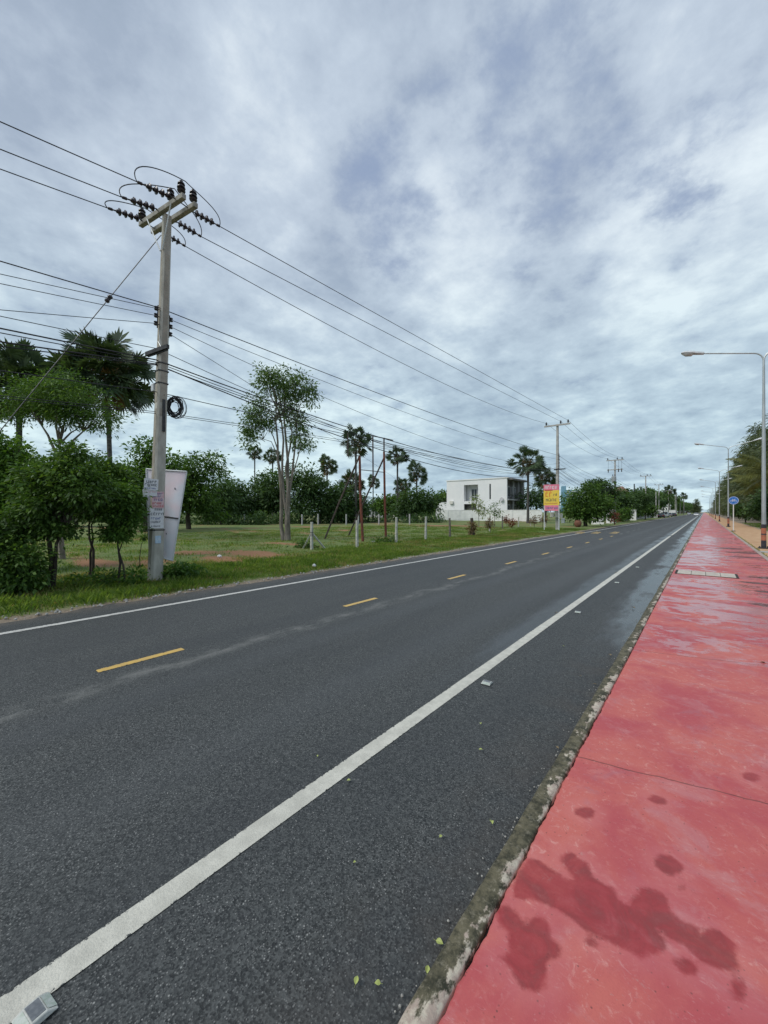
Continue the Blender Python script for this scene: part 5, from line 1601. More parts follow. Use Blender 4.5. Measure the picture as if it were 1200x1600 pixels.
# far fence posts at the back of the field
k = 0
farlab = ['far small fence post left of the tall tree', 'far small fence post right of the tall trunk', 'far small fence post between tall tree and billboard frame', 'far small fence post left of the rusty brace', 'far small fence post behind the left billboard post', 'far small fence post between the billboard posts', 'far small fence post right of the billboard frame']
for px, lab in zip((382, 472, 497, 541, 560, 592, 640), farlab):
    c = W(px, 812, 56); b = Vector((c.x, c.y, gh(c.x, c.y)))
    o = MB(); o.bbox((-.07, -.07, 0), (.07, .07, 1.5)); o = o.build('fence_post', M['wall_grey']); o.location = b
    tag(o, lab, 'fence post', 'small posts at the back of the field')

# ================================================================ WHITE HOUSE
HX, HY = -31.7, 79.8
hg = .1
house = empty('white_house', (HX, HY, hg), 'white flat-roofed two-storey modern house behind the field', 'house')
ztop = onY(792, 747, HY).z - hg
def hp(px, py):
    p = onY(px, py, HY); return p.x - HX, p.z - hg
xL = hp(698, 752)[0]
def wall_cells(mb, x0, x1, z0, z1, holes, y0, y1):
    xs_ = sorted({x0, x1, *[h_[0] for h_ in holes], *[h_[1] for h_ in holes]})
    zs_ = sorted({z0, z1, *[h_[2] for h_ in holes], *[h_[3] for h_ in holes]})
    for a, b in zip(xs_[:-1], xs_[1:]):
        for c, d_ in zip(zs_[:-1], zs_[1:]):
            cx, cz = (a + b) / 2, (c + d_) / 2
            if any(h_[0] < cx < h_[1] and h_[2] < cz < h_[3] for h_ in holes): continue
            mb.bbox((a, y0, c), (b, y1, d_))
x1, x2 = hp(725, 770)[0], hp(747, 770)[0]
zr0, zr1 = hp(735, 783)[1], hp(735, 757.5)[1]
zc0, zc1 = 0.2, hp(735, 787.5)[1]
xs1, xs2 = hp(764.6, 770)[0], hp(767, 770)[0]
zs0, zs1 = hp(766, 780)[1], hp(766, 756)[1]
mb = MB()
wall_cells(mb, xL, 0, 0, ztop, [(x1, x2, zr0, zr1), (x1, x2 - .4, zc0, zc1), (xs1, xs2, zs0, zs1)], 0, .25)
mb.bbox((xL, .25, 0), (xL + .25, 10, ztop))
mb.bbox((xL, 10, 0), (0, 10.25, ztop))
mb.build('wall', M['house_white'], house)
mb = MB(); mb.bbox((x1 - 1.6, 1.8, 0), (x2 + .3, 2.0, ztop - .3)); mb.bbox((x1 - .15, .26, zr0), (x1 - .003, .9, zr1 + .2)); mb.bbox((x1 - .3, .26, zr0 - .2), (x2 + .3, 1.8, zr0)); mb.build('recess_wall', M['house_white'], house)
w0, w1 = hp(736, 770)[0] - .8, hp(745.5, 770)[0] - .8
z0_, z1_ = hp(740, 781.5)[1], hp(740, 763)[1]
mb = MB(); 
for a, b in ((w0, w0 + .12), ((w0 + w1) / 2 - .05, (w0 + w1) / 2 + .05), (w1 - .12, w1)): mb.bbox((a, 1.70, z0_), (b, 1.79, z1_))
for c in (z0_, z1_ - .12, z0_ + (z1_ - z0_) * .3): mb.bbox((w0, 1.72, c), (w1, 1.785, c + .1))
wf = mb.build('window', M['frame_white'], house)
mb = MB(); mb.bbox((w0 + .02, 1.74, z0_ + .02), (w1 - .02, 1.76, z1_ - .02)); mb.build('pane', M['glass_dark'], wf)
mb = MB(); mb.bbox((xs1, .1, zs0), (xs2, .14, zs1)); mb.build('slot_window', M['glass_dark'], house)
mb = MB(); mb.bbox((x1 - .3, 1.0, 0), (x2, 1.1, zc1 + .3)); mb.build('carport_back', M['soffit'], house)
mb = MB(); mb.bbox((xL - .12, -.12, ztop), (.35, 10.3, ztop + .22)); mb.build('parapet', M['house_white'], house)
mb = MB(); mb.bbox((.02, .3, ztop - .35), (1.1, 9.6, ztop - .05)); mb.build('eave', M['soffit'], house)
# road-side face: glass and balcony
mb = MB(); mb.bbox((-.9, .25, 0), (-.8, 10, ztop)); mb.build('inner_wall', M['soffit'], house)
mb = MB()
for z in (0, ztop * .48): mb.bbox((-.8, .26, z), (.25, 9.9, z + .28))
for y in (.3, 4.0, 7.0, 9.6): mb.bbox((-.35, y, 0.28), (-.1, y + .3, ztop * .48)); mb.bbox((-.35, y, ztop * .48 + .28), (-.1, y + .3, ztop - .35))
mb.build('balcony', M['wall_grey'], house)
for (y0, y1, za, zb) in ((1.0, 3.6, ztop * .56, ztop * .82), (4.6, 6.8, ztop * .56, ztop * .82), (1.0, 3.6, .5, ztop * .38), (4.6, 6.8, .5, ztop * .38)):
    mb = MB(); mb.bbox((-.79, y0, za), (-.72, y0 + .1, zb)); mb.bbox((-.79, y1 - .1, za), (-.72, y1, zb)); mb.bbox((-.79, y0 + .1, zb - .1), (-.72, y1 - .1, zb)); mb.bbox((-.79, y0 + .1, za), (-.72, y1 - .1, za + .1)); mb.bbox((-.79, (y0 + y1) / 2 - .05, za + .1), (-.72, (y0 + y1) / 2 + .05, zb - .1))
    w_ = mb.build('window', M['frame_white'], house)
    mb = MB(); mb.bbox((-.775, y0 + .05, za + .05), (-.75, y1 - .05, zb - .05)); mb.build('pane', M['glass_dark'], w_)
mb = MB()
for y in np.arange(.5, 9.5, .45): mb.bbox((.18, y, ztop * .48 + .28), (.21, y + .03, ztop * .48 + 1.15))
mb.bbox((.16, .4, ztop * .48 + 1.15), (.23, 9.5, ztop * .48 + 1.22)); mb.build('railing', M['steel_dark'], house)
ax_, az_ = hp(706, 785)
mb = MB(); mb.bbox((ax_ - .4, -.42, az_ - .35), (ax_ + .45, -.02, az_ + .3)); mb.build('air_conditioner', M['wall_cream'], house, bevel=.03)
ax_, az_ = hp(785, 781)
mb = MB(); mb.lathe((ax_, -.02, az_), (-.3, -1, .3), [(0, .06), (.15, .1), (.3, .45), (.34, .45)], 12); mb.build('satellite_dish', M['wall_grey'], house)
# boundary wall
WY = 76.0
a = onY(682, 805, WY); b = onY(846, 805, WY)
wz = onY(760, 797.5, WY).z
t = empty('boundary_wall', (a.x, WY, 0), 'long white boundary wall in front of the white house', 'wall')
L_ = b.x - a.x
mb = MB(); mb.bbox((0, 0, -.1), (L_, .2, wz)); mb.build('panel', M['boundary_white'], t)
mb = MB(); mb.bbox((-.03, -.04, wz), (L_ + .03, .24, wz + .09)); mb.build('coping', M['house_white'], t)
mb = MB()
for k in range(9): 
    x = L_ * k / 8; mb.bbox((x - .14, -.07, -.1), (x + .14, -.003, wz - .01))
mb.build('pilasters', M['boundary_white'], t)
a2 = onY(683, 790, 79.9)
t = empty('annex', (a2.x - .3, 79.9, 0), 'low white annex wall at the left end of the white house', 'annex')
mb = MB(); mb.bbox((0, 0, -.1), (HX + xL - a2.x + .28, 6, onY(690, 785.5, 79.9).z)); mb.build('wall', M['house_white'], t)
mb = MB(); mb.bbox((-.05, -.05, onY(690, 785.5, 79.9).z), (HX + xL - a2.x + .27, 6, onY(690, 785.5, 79.9).z + .12)); mb.build('coping', M['frame_white'], t)

# ================================================================ YELLOW SIGN, BY SECOND POLE
SY = 41.2
a = onY(849.5, 757.5, SY); b = onY(874, 798, SY)
t = empty('roadside_sign', (a.x, SY, 0), 'tall yellow and pink advertising board before the second pole', 'sign', None)
w = b.x - a.x; zt, zb = a.z, b.z; h_ = zt - zb
def rect(mb, x0, x1, f0, f1, y=0.0, th=.02):
    mb.bbox((x0 * w, y - th, zb + f0 * h_), (x1 * w, y, zb + f1 * h_))
mb = MB(); rect(mb, 0, 1, .78, 1.0); mb.build('pink_top', M['sign_pink'], t)
mb = MB(); rect(mb, 0, 1, .21, .78); mb.build('yellow_panel', M['sign_yellow'], t)
mb = MB(); rect(mb, .06, .94, 0, .21); mb.build('pink_foot', M['sign_pink'], t)
mb = MB(); rs = np.random.RandomState(2)
stroke_text(mb, w * .08, w * .92, zb + h_ * .84, h_ * .12, rs, -.021); mb.build('lettering', M['paper'], t)
mb = MB(); mb.bbox((w * .06, -.023, zb + h_ * .76), (w * .58, -.0205, zb + h_ * .80)); mb.build('bar', M['ink_red'], t)
mb = MB(); stroke_text(mb, w * .12, w * .62, zb + h_ * .53, h_ * .21, rs, -.021); mb.build('lettering', M['ink_orange'], t)
mb = MB(); stroke_text(mb, w * .64, w * .95, zb + h_ * .56, h_ * .10, rs, -.021); mb.build('lettering', M['ink'], t)
mb = MB(); stroke_text(mb, w * .15, w * .9, zb + h_ * .36, h_ * .12, rs, -.021); mb.build('lettering', M['ink'], t)
mb = MB(); stroke_text(mb, w * .06, w * .92, zb + h_ * .25, h_ * .06, rs, -.021); mb.build('lettering', M['ink_red'], t)
mb = MB(); stroke_text(mb, w * .15, w * .9, zb + h_ * .06, h_ * .10, rs, -.021); mb.build('lettering', M['ink_blue'], t)
mb = MB()
for x in (.03, .97): mb.bbox((x * w - .03, .003, -.1), (x * w + .03, .06, zt))
for f_ in (.2, .6, .95): mb.bbox((.05 * w, .003, zb + f_ * h_), (.95 * w, .05, zb + f_ * h_ + .05))
mb.build('frame', M['frame_white'], t)
# meter boxes low on the second pole
t = empty('meter_boxes', (PX, poleY[0] - .2, 0), 'cluster of pale electricity meter boxes low on the second pole', 'meter boxes')
for (x, z, w_, h2) in ((-.42, 1.55, .34, .5), (.02, 1.5, .34, .45), (.42, 1.45, .3, .42), (.62, .95, .32, .5)):
    mb = MB(); mb.box((x, -.15, z), (w_, .22, h2)); mb.build('meter_box', M['wall_cream'] if x < .5 else M['galvanised'], t, bevel=.02)
mb = MB(); mb.box((0, -.02, 1.5), (1.2, .05, .07)); mb.box((.5, -.02, 1.1), (.5, .05, .06)); mb.build('bracket', M['steel_dark'], t)
# small white marker posts
for (px, py, hh, lab) in ((852, 823, 8, 'short white marker post at the verge left of the yellow sign'),):
    b = G(px, py, .03); D = depth(b); b.z = gh(b.x, b.y)
    t = empty('marker_post', b, lab, 'marker post')
    mb = MB(); mb.bbox((-.08, -.08, -.05), (.08, .08, hh / F * D)); mb.build('shaft', M['post_white'], t, bevel=.02)
    mb = MB(); mb.bbox((-.083, -.083, hh / F * D * .72), (.083, .083, hh / F * D * .82)); mb.build('band', M['band_black'], t)
c = W(903, 809, 47)
t = empty('garden_urn', (c.x, c.y, gh(c.x, c.y)), 'orange-brown clay water jar under the big round tree', 'water jar')
mb = MB(); mb.lathe((0, 0, 0), (0, 0, 1), [(0, .2), (.12, .32), (.4, .42), (.65, .36), (.8, .24), (.84, .27)], 16); mb.build('jar', M['terracotta'], t, smooth=True)

# ================================================================ DISTANT BUILDINGS ON THE LEFT
def gable_house(label, px0, px1, D, ytop, yeave, wall, roof, name='house', ridge_dir='x', group=None):
    a = W(px0, 800, D); b = W(px1, 800, D)
    cx, cy = (a.x + b.x) / 2, (a.y + b.y) / 2; w_ = (b - a).length
    ze = H + (800 - yeave) / F * D; zt_ = H + (800 - ytop) / F * D
    t = empty(name, (cx, cy, 0), label, 'house', group, rz=0)
    dp = w_ * .8
    mb = MB(); mb.bbox((-w_ / 2, -dp / 2, -.2), (w_ / 2, dp / 2, ze)); mb.build('wall', M[wall], t)
    o_ = .6
    mb = MB()
    vs = [(-w_ / 2 - o_, -dp / 2 - o_, ze - .1), (w_ / 2 + o_, -dp / 2 - o_, ze - .1), (w_ / 2 + o_, dp / 2 + o_, ze - .1), (-w_ / 2 - o_, dp / 2 + o_, ze - .1), (-w_ * .12, 0, zt_), (w_ * .12, 0, zt_)]
    mb.add(vs, [(0, 1, 5, 4), (2, 3, 4, 5), (1, 2, 5), (3, 0, 4), (3, 2, 1, 0)]); mb.build('roof', M[roof], t)
    for x in (-.28, .05, .3):
        mb = MB(); mb.bbox((x * w_, -dp / 2 - .06, ze * .35), (x * w_ + w_ * .12, -dp / 2 - .003, ze * .75)); mb.build('window', M['glass_dark'], t)
    mb = MB(); mb.bbox((w_ / 2 + .003, -dp * .1, .2), (w_ / 2 + .06, dp * .1, ze * .7)); mb.build('door', M['soffit'], t)
gable_house('house with brown tiled roof among the trees past the transformer pole', 950, 986, 100, 760, 778, 'wall_cream', 'roof_brown')
gable_house('grey-roofed building behind the fourth utility pole', 992, 1018, 150, 765, 774, 'wall_grey', 'roof_grey')
gable_house('small white house far along the left side of the road', 1034, 1046, 210, 784, 790, 'house_white', 'roof_grey')
gable_house('low shed with pale roof beyond the field, seen between the billboard posts', 575, 615, 135, 793, 797, 'wall_grey', 'roof_grey', 'shed')
gable_house('low shed with pale roof beyond the field, right of the billboard frame', 616, 645, 128, 792, 797, 'wall_cream', 'roof_grey', 'shed')
# far bluish tower block
Dt = 620
t = empty('apartment_tower', W(888, 800, Dt).xy.to_3d(), 'pale blue stepped high-rise far beyond the trees', 'tower')
s = Dt / F
mb = MB(); mb.bbox((-10 * s, -9, 0), (-4 * s, 9, 40 * s + 2)); mb.bbox((-4 * s, -8, 0), (13 * s, 8, 34 * s + 2)); mb.build('block', M['tower_blue'], t)
for r_i in range(9):
    mb = MB(); mb.bbox((-4 * s + .3, -8.3, 8 + r_i * 3.1), (13 * s - .3, -8.02, 9.3 + r_i * 3.1)); mb.build('window_band', M['roof_grey'], t)
t.rotation_euler = (0, 0, R(20))
# white garden walls / pillars by the road
for (px, D, w_, ht, lab) in ((934, 58, 1.6, 2.0, 'short white wall piece behind the transformer pole bush'), (953, 63, 1.0, 2.1, 'white gate pillar left of the transformer pole'), (989, 84, 1.2, 2.2, 'white gate pillar between the roadside bushes'), (1027, 125, 2.2, 2.4, 'white wall piece beyond the fifth pole'), (1047, 175, 4.0, 2.6, 'white shop front far along the road')):
    c = W(px, 800, D); t = empty('garden_wall', (c.x, c.y, 0), lab, 'wall')
    mb = MB(); mb.bbox((-w_ / 2, -.15, -.1), (w_ / 2, .15, ht)); mb.build('panel', M['boundary_white'], t)
    mb = MB(); mb.bbox((-w_ / 2 - .05, -.2, ht), (w_ / 2 + .05, .2, ht + .1)); mb.build('coping', M['house_white'], t)
t = empty('garden_wall', (-12.9, 95, 0), 'long grey low wall along the left roadside past the bushes', 'wall')
mb = MB(); mb.bbox((-.1, 0, -.1), (.1, 110, 1.3)); mb.build('panel', M['wall_grey'], t)
mb = MB(); mb.bbox((-.14, 0, 1.3), (.14, 110, 1.4)); mb.build('coping', M['boundary_white'], t)

# ================================================================ CARS
def car(label, x, y, mat, rz=0.0, van=False, group=None):
    root = empty('parked_car' if abs(x) > 8 else 'car', (x, y, 0), label, 'car', group, rz)
    w_ = .86
    prof = [(-2.1, .35), (-2.15, .75), (-1.9, .95), (-1.2, 1.0), (1.2, 1.0), (2.0, .85), (2.15, .6), (2.1, .35)]
    if van: prof = [(-2.2, .35), (-2.25, .9), (-2.2, 1.05), (-1.2, 1.05), (1.3, 1.05), (2.1, .95), (2.2, .6), (2.15, .35)]
    mb = MB(); n_ = len(prof)
    mb.add([(s_ * w_, y_, z_) for s_ in (-1, 1) for y_, z_ in prof], [tuple(range(n_)), tuple(range(2 * n_ - 1, n_ - 1, -1))] + [(i, n_ + i, n_ + (i + 1) % n_, (i + 1) % n_) for i in range(n_)])
    body = mb.build('body', M[mat], root, bevel=.05)
    cab = [(-1.55, 1.0), (-1.05, 1.45), (.35, 1.45), (1.15, 1.0)] if not van else [(-2.1, 1.05), (-2.0, 1.85), (.9, 1.85), (1.6, 1.05)]
    mb = MB(); mb.add([(s_ * (w_ - (.05 if z_ < 1.1 else .16)), y_, z_) for s_ in (-1, 1) for y_, z_ in cab], [(0, 1, 2, 3), (7, 6, 5, 4)] + [(i, 4 + i, 4 + (i + 1) % 4, (i + 1) % 4) for i in range(4)])
    mb.build('windows', M['glass_dark'], root)
    mb = MB(); zt_ = cab[1][1]; mb.bbox((-w_ + .14, cab[1][0] - .05, zt_ + .002), (w_ - .14, cab[2][0] + .05, zt_ + .06)); mb.build('roof', M[mat], root, bevel=.02)
    for sx_ in (-1, 1):
        for y_ in (-1.3, 1.35):
            mb = MB(); mb.lathe((sx_ * (w_ - .02), y_, .32), (sx_, 0, 0), [(-.2, .32), (.0, .32), (.03, .28)], 14); wh = mb.build('wheel', M['tyre'], root)
            mb = MB(); mb.lathe((sx_ * (w_ + .012), y_, .32), (sx_, 0, 0), [(0, .18), (.012, .15)], 10); mb.build('rim', M['rim'], wh)
        mb = MB(); mb.box((sx_ * .62, -2.14, .75), (.32, .08, .14)); mb.build('tail_light', M['tail_red'], root)
        mb = MB(); mb.box((sx_ * .62, 2.10, .68), (.32, .1, .14)); mb.build('headlight', M['lamp_glass'], root)
    return root
car('white car far ahead near the end of the road', -2.75, 232, 'car_white', math.pi)
car('dark car parked on the left roadside past the fifth pole', -10.3, 150, 'car_dark', group='cars along the left roadside')
car('white van parked far along the left roadside', -10.4, 168, 'car_white', van=True, group='cars along the left roadside')
car('silver car parked farther along the left roadside', -10.3, 186, 'car_silver', group='cars along the left roadside')
car('dark car farthest along the left roadside', -10.2, 215, 'car_dark', group='cars along the left roadside')
car('tiny oncoming silver car at the end of the left lane', -6.9, 300, 'car_silver', math.pi)

# ================================================================ STREET LAMPS
def lamp(label):
    root = empty('street_lamp', (0, 0, 0), label, 'street lamp', 'double-arm street lamps along the path')
    zb_ = .12; ht = 9.35
    mb = MB(); mb.tube([(0, 0, zb_ + .02), (0, 0, 4.5), (0, 0, ht - .35)], [.088, .072, .045], 14); mb.build('pole', M['galvanised'], root, smooth=True)
    for (z0, z1) in ((.36, .62), (.68, .94)):
        mb = MB(); mb.lathe((0, 0, zb_ + z0), (0, 0, 1), [(0, .094), (z1 - z0, .093)], 14); mb.build('orange_band', M['band_orange'], root)
    for (z0, z1) in ((.62, .68), (.94, 1.12), (.0, .36)):
        mb = MB(); mb.lathe((0, 0, zb_ + z0), (0, 0, 1), [(0, .0965), (z1 - z0, .0955)], 14); mb.build('black_band', M['band_black'], root)
    mb = MB(); mb.box((0, 0, zb_ + .0), (.38, .38, .04)); 
    for a in (-1, 1):
        for b in (-1, 1): mb.lathe((a * .14, b * .14, zb_), (0, 0, 1), [(0, .02), (.08, .02)], 6)
    mb.build('base_plate', M['steel_dark'], root)
    for s_ in (-1, 1):
        pts = bez([(0, 0, ht - .45), (0, 0, ht - .02), (s_ * .35, 0, ht + .07)], 8) + [Vector((s_ * 2.35, 0, ht + .56))]
        mb = MB(); mb.tube(pts, .033, 8); arm = mb.build('arm', M['galvanised'], root, smooth=True)
        A_ = Vector((s_ * 2.2, 0, ht + .53)); dv = Vector((s_ * 1, 0, .24)).normalized(); un = Vector((-s_ * .235, 0, 1)).normalized()
        def hull(mb, secs, g_=1.35):
            vs = []; k_ = 10
            for (t_, hw, up_, dn) in secs:
                for j in range(k_):
                    an = 2 * math.pi * j / k_
                    sn = math.sin(an); vv = up_ * sn if sn > 0 else dn * sn
                    vs.append(A_ + dv * t_ + Vector((0, 1, 0)) * hw * g_ * math.cos(an) + un * vv * g_)
            fs = [(i * k_ + j, i * k_ + (j + 1) % k_, (i + 1) * k_ + (j + 1) % k_, (i + 1) * k_ + j) for i in range(len(secs) - 1) for j in range(k_)]
            fs += [tuple(range(k_ - 1, -1, -1)), tuple((len(secs) - 1) * k_ + j for j in range(k_))]
            mb.add(vs, fs)
        mb = MB(); hull(mb, [(0, .05, .05, .05), (.05, .07, .06, .05), (.32, .10, .08, .05), (.45, .15, .10, .03), (.8, .16, .09, .03), (.95, .10, .05, .02)]); hd = mb.build('lamp_head', M['lamp_shell'], root, smooth=True)
        mb = MB(); hull(mb, [(.44, .10, .0, .05), (.5, .135, .0, .10), (.75, .14, .0, .11), (.9, .08, .0, .05)]); mb.build('lens', M['lamp_glass'], hd, smooth=True)
    return root
lampY = [25.9, 61, 95, 129, 163, 198, 233, 270]
l0 = lamp('nearest double-arm street lamp at the right edge with orange and black bands')
l0.location = (2.2, lampY[0], 0)
lw = ['second', 'third', 'fourth', 'fifth', 'sixth', 'seventh', 'last visible']
for i, y in enumerate(lampY[1:]):
    o = copy_tree(l0); o.location = (2.2, y, 0)
    tag(o, lw[i] + ' double-arm street lamp from the viewer along the red path')
# shallow slab of concrete by the first lamp
o = MB(); o.bbox((1.87, 23.2, .05), (2.9, 23.9, .118)); o = o.build('footing_slab', M['stone']); tag(o, 'low broken concrete slab on the sand by the nearest lamp post', 'slab')

# ================================================================ BLUE ROUND SIGN
b = G(1146, 830, .12); bx = 1.62
t = empty('cycle_sign', (b.x, b.y, .12), 'round blue cycle route sign on thin white post at the path edge', 'road sign')
Ds = depth(b)
zc = H + (800 - 782) / F * Ds - .12
mb = MB(); mb.tube([(0, 0, 0), (0, 0, zc - .2)], .038, 10); mb.build('post', M['white_paint'], t, smooth=True)
mb = MB(); mb.bbox((-.14, -.14, .002), (.14, .14, .05)); mb.build('foot', M['steel_dark'], t)
fr = math.atan2(-b.x, b.y)    # face the traffic
disc = empty('tmp', (0, 0, 0), 'x', 'x'); COL.objects.unlink(disc); bpy.data.objects.remove(disc)
rr = 6.3 / F * Ds
mb = MB(); mb.lathe((0, -.06, zc), (0, 1, 0), [(0, rr), (.02, rr)], 36); d_ = mb.build('disc', M['sign_blue'], t)
def ring(mb, c, r, th, y=-.0645, n=32, sc=1.0):
    vs = []; fs = []
    for k in range(n):
        a = 2 * math.pi * k / n
        for q_ in (r - th, r): vs.append((c[0] + q_ * math.cos(a), y, c[1] + q_ * math.sin(a)))
    for k in range(n):
        k2 = (k + 1) % n; fs.append((2 * k, 2 * k2, 2 * k2 + 1, 2 * k + 1))
    mb.add(vs, fs)
mb = MB(); ring(mb, (0, zc), rr * .95, rr * .07); mb.build('rim_line', M['paper'], d_)
mb = MB(); s = rr
ring(mb, (-s * .38, zc - s * .14), s * .27, s * .055); ring(mb, (s * .38, zc - s * .14), s * .27, s * .055)
def bar(mb, a, b, th, y=-.066):
    dx, dz_ = b[0] - a[0], b[1] - a[1]; L = math.hypot(dx, dz_); nx, nz = -dz_ / L * th, dx / L * th
    mb.add([(a[0] + nx, y, zc + a[1] + nz), (b[0] + nx, y, zc + b[1] + nz), (b[0] - nx, y, zc + b[1] - nz), (a[0] - nx, y, zc + a[1] - nz)], [(0, 1, 2, 3)])
for a, b2 in (((-.38, -.14), (-.14, .22)), ((-.14, .22), (.26, .22)), ((.38, -.14), (.22, .36)), ((-.02, -.16), (.26, .22)), ((-.38, -.14), (-.02, -.16)), ((-.02, -.16), (-.18, .32)), ((-.26, .34), (-.08, .34)), ((.22, .36), (.36, .36))):
    bar(mb, (a[0] * s, a[1] * s), (b2[0] * s, b2[1] * s), s * .03)
mb.build('bicycle_symbol', M['paper'], d_)

# ================================================================ ROAD STUDS, LEAVES, PEBBLES
def stud():
    root = empty('road_stud', (0, 0, .002), 's', 'road stud', 'road studs beside the white edge line')
    mb = MB()
    vs = [(-.05, -.055, 0), (.05, -.055, 0), (.05, .055, 0), (-.05, .055, 0), (-.043, -.022, .019), (.043, -.022, .019), (.043, .022, .019), (-.043, .022, .019)]
    mb.add(vs, [(3, 2, 1, 0), (4, 5, 6, 7), (0, 1, 5, 4), (1, 2, 6, 5), (2, 3, 7, 6), (3, 0, 4, 7)])
    mb.build('casing', M['stud_body'], root, bevel=.004)
    mb = MB(); mb.add([(-.036, -.0535, .0035), (.036, -.0535, .0035), (.034, -.026, .0185), (-.034, -.026, .0185)], [(0, 1, 2, 3)]); mb.build('reflector', M['stud_white'], root)
    mb = MB(); mb.add([(-.036, .0535, .0035), (.036, .0535, .0035), (.034, .026, .0185), (-.034, .026, .0185)], [(3, 2, 1, 0)]); mb.build('reflector', M['stud_white'], root)
    mb = MB(); mb.bbox((-.034, -.020, .0185), (.034, .020, .0205)); mb.build('top_plate', M['stud_face'], root)
    return root
s0 = stud()
sp_px = [(55, 1582), (761, 1066), (903, 956), (964, 910), (996, 886)]
sl = ['closest road stud at the bottom left corner beside the white line', 'second road stud, right of the white edge line in mid foreground', 'third road stud along the white edge line', 'fourth road stud along the white edge line', 'fifth road stud along the white edge line']
for i, (px, py) in enumerate(sp_px):
    o = s0 if i == 0 else copy_tree(s0)
    p = G(px, py, .01); o.location = (p.x, p.y, .002); o.rotation_euler = (0, 0, R(4 if i else 8))
    tag(o, sl[i])
def leaf_mesh(seed):
    rs = np.random.RandomState(seed); mb = MB()
    n_ = 6; vs = []
    for i in range(n_ + 1):
        t_ = i / n_; w_ = math.sin(math.pi * t_ ** .8) * .35 * (1 if 0 < i < n_ else .02)
        z = .25 * math.sin(t_ * 3.1) * .35
        vs += [(t_ - .5, -w_, z + w_ * .5), (t_ - .5, 0, z), (t_ - .5, w_, z + w_ * .35 * (1 + rs.rand()))]
    fs = []
    for i in range(n_):
        b = 3 * i; fs += [(b, b + 3, b + 4, b + 1), (b + 1, b + 4, b + 5, b + 2)]
    mb.add(vs, fs); mb.tube([(-.85, .03, .03), (-.5, 0, .0)], .018, 4)
    me = bpy.data.meshes.new('fallen_leaf'); me.from_pydata(mb.v, [], mb.f); me.update(); return me
lms = [leaf_mesh(k) for k in range(3)]
fl = [(557, 1533, .05, 'y', 'yellow-green fallen leaf near the bottom middle of the road'), (590, 1538, .045, 'g', 'green fallen leaf lying right of the yellow one at the bottom'),
      (768, 1286, .062, 'y', 'curled pale leaf on the asphalt left of the dark kerb'), (689, 1308, .042, 'y', 'small pale leaf left of the curled one'), (545, 1220, .045, 'y', 'pale leaf beside the white edge line'),
      (751, 1172, .05, 'y', 'small leaf on the asphalt right of the white line'), (751, 1131, .05, 'y', 'pale leaf scrap just below the second road stud'), (687, 1474, .06, 'y', 'leaf lying against the kerb'),
      (554, 1348, .03, 'y', 'tiny leaf scrap in the foreground asphalt'), (496, 1182, .035, 'y', 'tiny pale scrap left of the white line'), (871, 1169, .05, 'b', 'brown leaf at the foot of the kerb'), (668, 1516, .05, 'y', 'leaf stuck at the kerb edge near the bottom'),
      (869, 958, .10, 'b', 'dark leaf lying on the left side of the white line'), (953, 1024, .10, 'b', 'dark crumpled leaf near the damp gutter'), (962, 895, .14, 'b', 'dark debris on the white line farther off'), (990, 950, .12, 'b', 'brown leaf in the damp gutter'),
      (930, 1070, .07, 'b', 'small dark leaf by the kerb in the middle distance'), (1192, 1036, .09, 'b', 'dark leaf on the red path at the right edge'), (880, 1010, .05, 'y', 'small leaf on asphalt in the middle distance'), (907, 1057, .05, 'b', 'thin twig-like leaf on the asphalt near the kerb')]
for i, (px, py, L, kd, lab) in enumerate(fl):
    z = .12 if px > 1150 else .006
    p = G(px, py, z)
    me = lms[i % 3]
    o = bpy.data.objects.new('fallen_leaf', me.copy()); COL.objects.link(o)
    o.data.materials.append(M['leaf_fallen_brown'] if kd == 'b' else M['leaf_fallen'])
    o.location = (p.x, p.y, z + .004); o.scale = (L * .55, L * .55, L * .55); o.rotation_euler = (R(random.uniform(-12, 12)), R(random.uniform(-10, 10)), random.uniform(0, 6.28))
    tag(o, lab, 'leaf', 'fallen leaves scattered on the road')
rs = np.random.RandomState(12)
mb = MB()
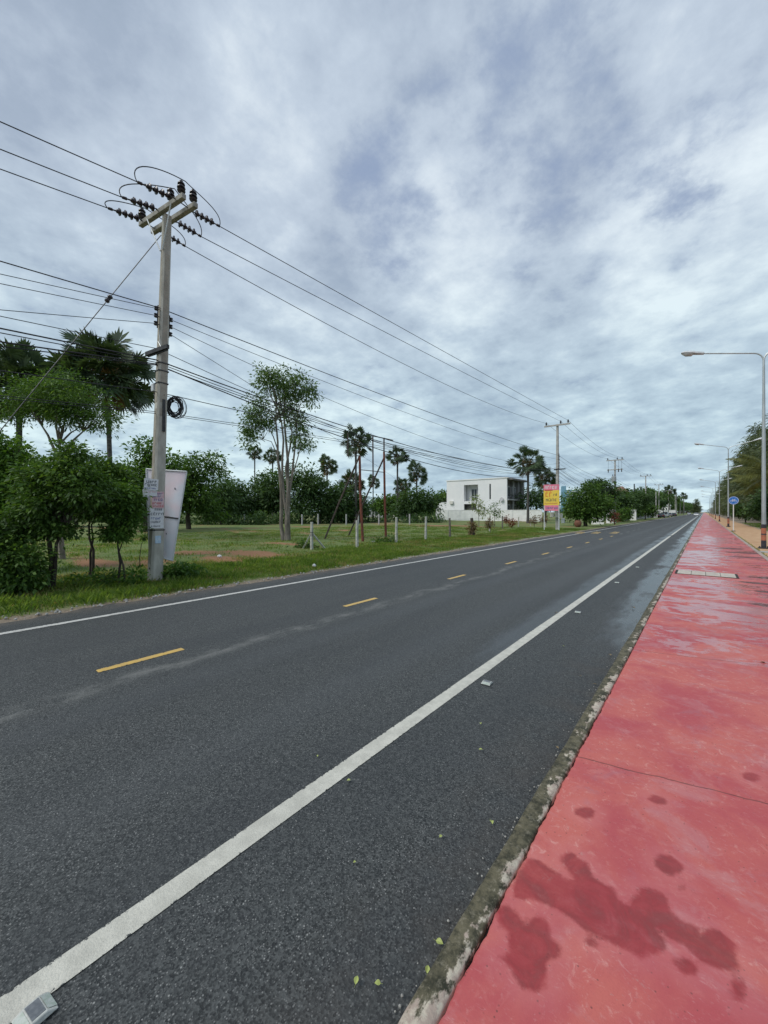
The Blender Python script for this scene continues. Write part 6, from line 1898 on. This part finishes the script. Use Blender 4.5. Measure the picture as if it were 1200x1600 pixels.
def pebble(mb, c, r, rs):
    vs = []
    ico = [(0, 0, 1), (.9, 0, .4), (.28, .85, .4), (-.72, .53, .4), (-.72, -.53, .4), (.28, -.85, .4), (.72, .53, -.3), (-.28, .85, -.3), (-.9, 0, -.3), (-.28, -.85, -.3), (.72, -.53, -.3), (0, 0, -.5)]
    fs = [(0, 1, 2), (0, 2, 3), (0, 3, 4), (0, 4, 5), (0, 5, 1), (1, 6, 2), (2, 7, 3), (3, 8, 4), (4, 9, 5), (5, 10, 1), (2, 6, 7), (3, 7, 8), (4, 8, 9), (5, 9, 10), (1, 10, 6), (11, 7, 6), (11, 8, 7), (11, 9, 8), (11, 10, 9), (11, 6, 10)]
    for v_ in ico: vs.append(tuple(c[i] + r * v_[i] * rs.uniform(.75, 1.2) for i in range(3)))
    mb.add(vs, fs)
for _ in range(420):
    y = rs.uniform(1, 30); x = -9.2 + rs.randn() * .12
    pebble(mb, (x, y, .01), rs.uniform(.008, .035), rs)
o = mb.build('gravel', M['stone']); tag(o, 'loose gravel along the ragged road edge', 'gravel', kind='stuff')
mb = MB()
for _ in range(260):
    y = rs.uniform(-.2, 9); x = -.81 - abs(rs.randn()) * .05
    pebble(mb, (x, y, .003), rs.uniform(.002, .007), rs)
for _ in range(240):
    y = rs.uniform(.5, 14); x = -.80 - rs.rand() * 4.5
    pebble(mb, (x, y, .003), rs.uniform(.0015, .0045), rs)
o = mb.build('grit', M['stone']); tag(o, 'fine grit lying on the asphalt', 'grit', kind='stuff')
# rubble heap and bits of litter at the field edge
for (px, py, s, lab) in ((343, 873, .09, 'crumpled white scrap in the grass left of the tall tree'), (491, 887, .07, 'small white scrap near the road edge'), (583, 847, .09, 'white litter by the left red billboard post')):
    b = G(px, py, .04); o = MB(); pebble(o, (0, 0, 0), s, rs); o = o.build('litter', M['paper']); o.location = (b.x, b.y, gh(b.x, b.y) + .06); tag(o, lab, 'litter', 'scraps of litter in the grass')
tree('weed_clump', 'green creeping weeds around the braced corner post', 'plant', 478, 20, [(475, 850, 10, 7), (466, 855, 8, 4), (490, 856, 12, 4)], .14, 50, 16, 'leaf_green', 'bark_dark', None, .01, spread=.25, nbr=3)
tree('weed_clump', 'green weeds between the second and third white fence posts', 'plant', 600, 23, [(596, 846, 14, 4), (610, 844, 8, 5), (585, 850, 10, 3)], .14, 50, 16, 'leaf_green', 'bark_dark', None, .01, spread=.25, nbr=3)
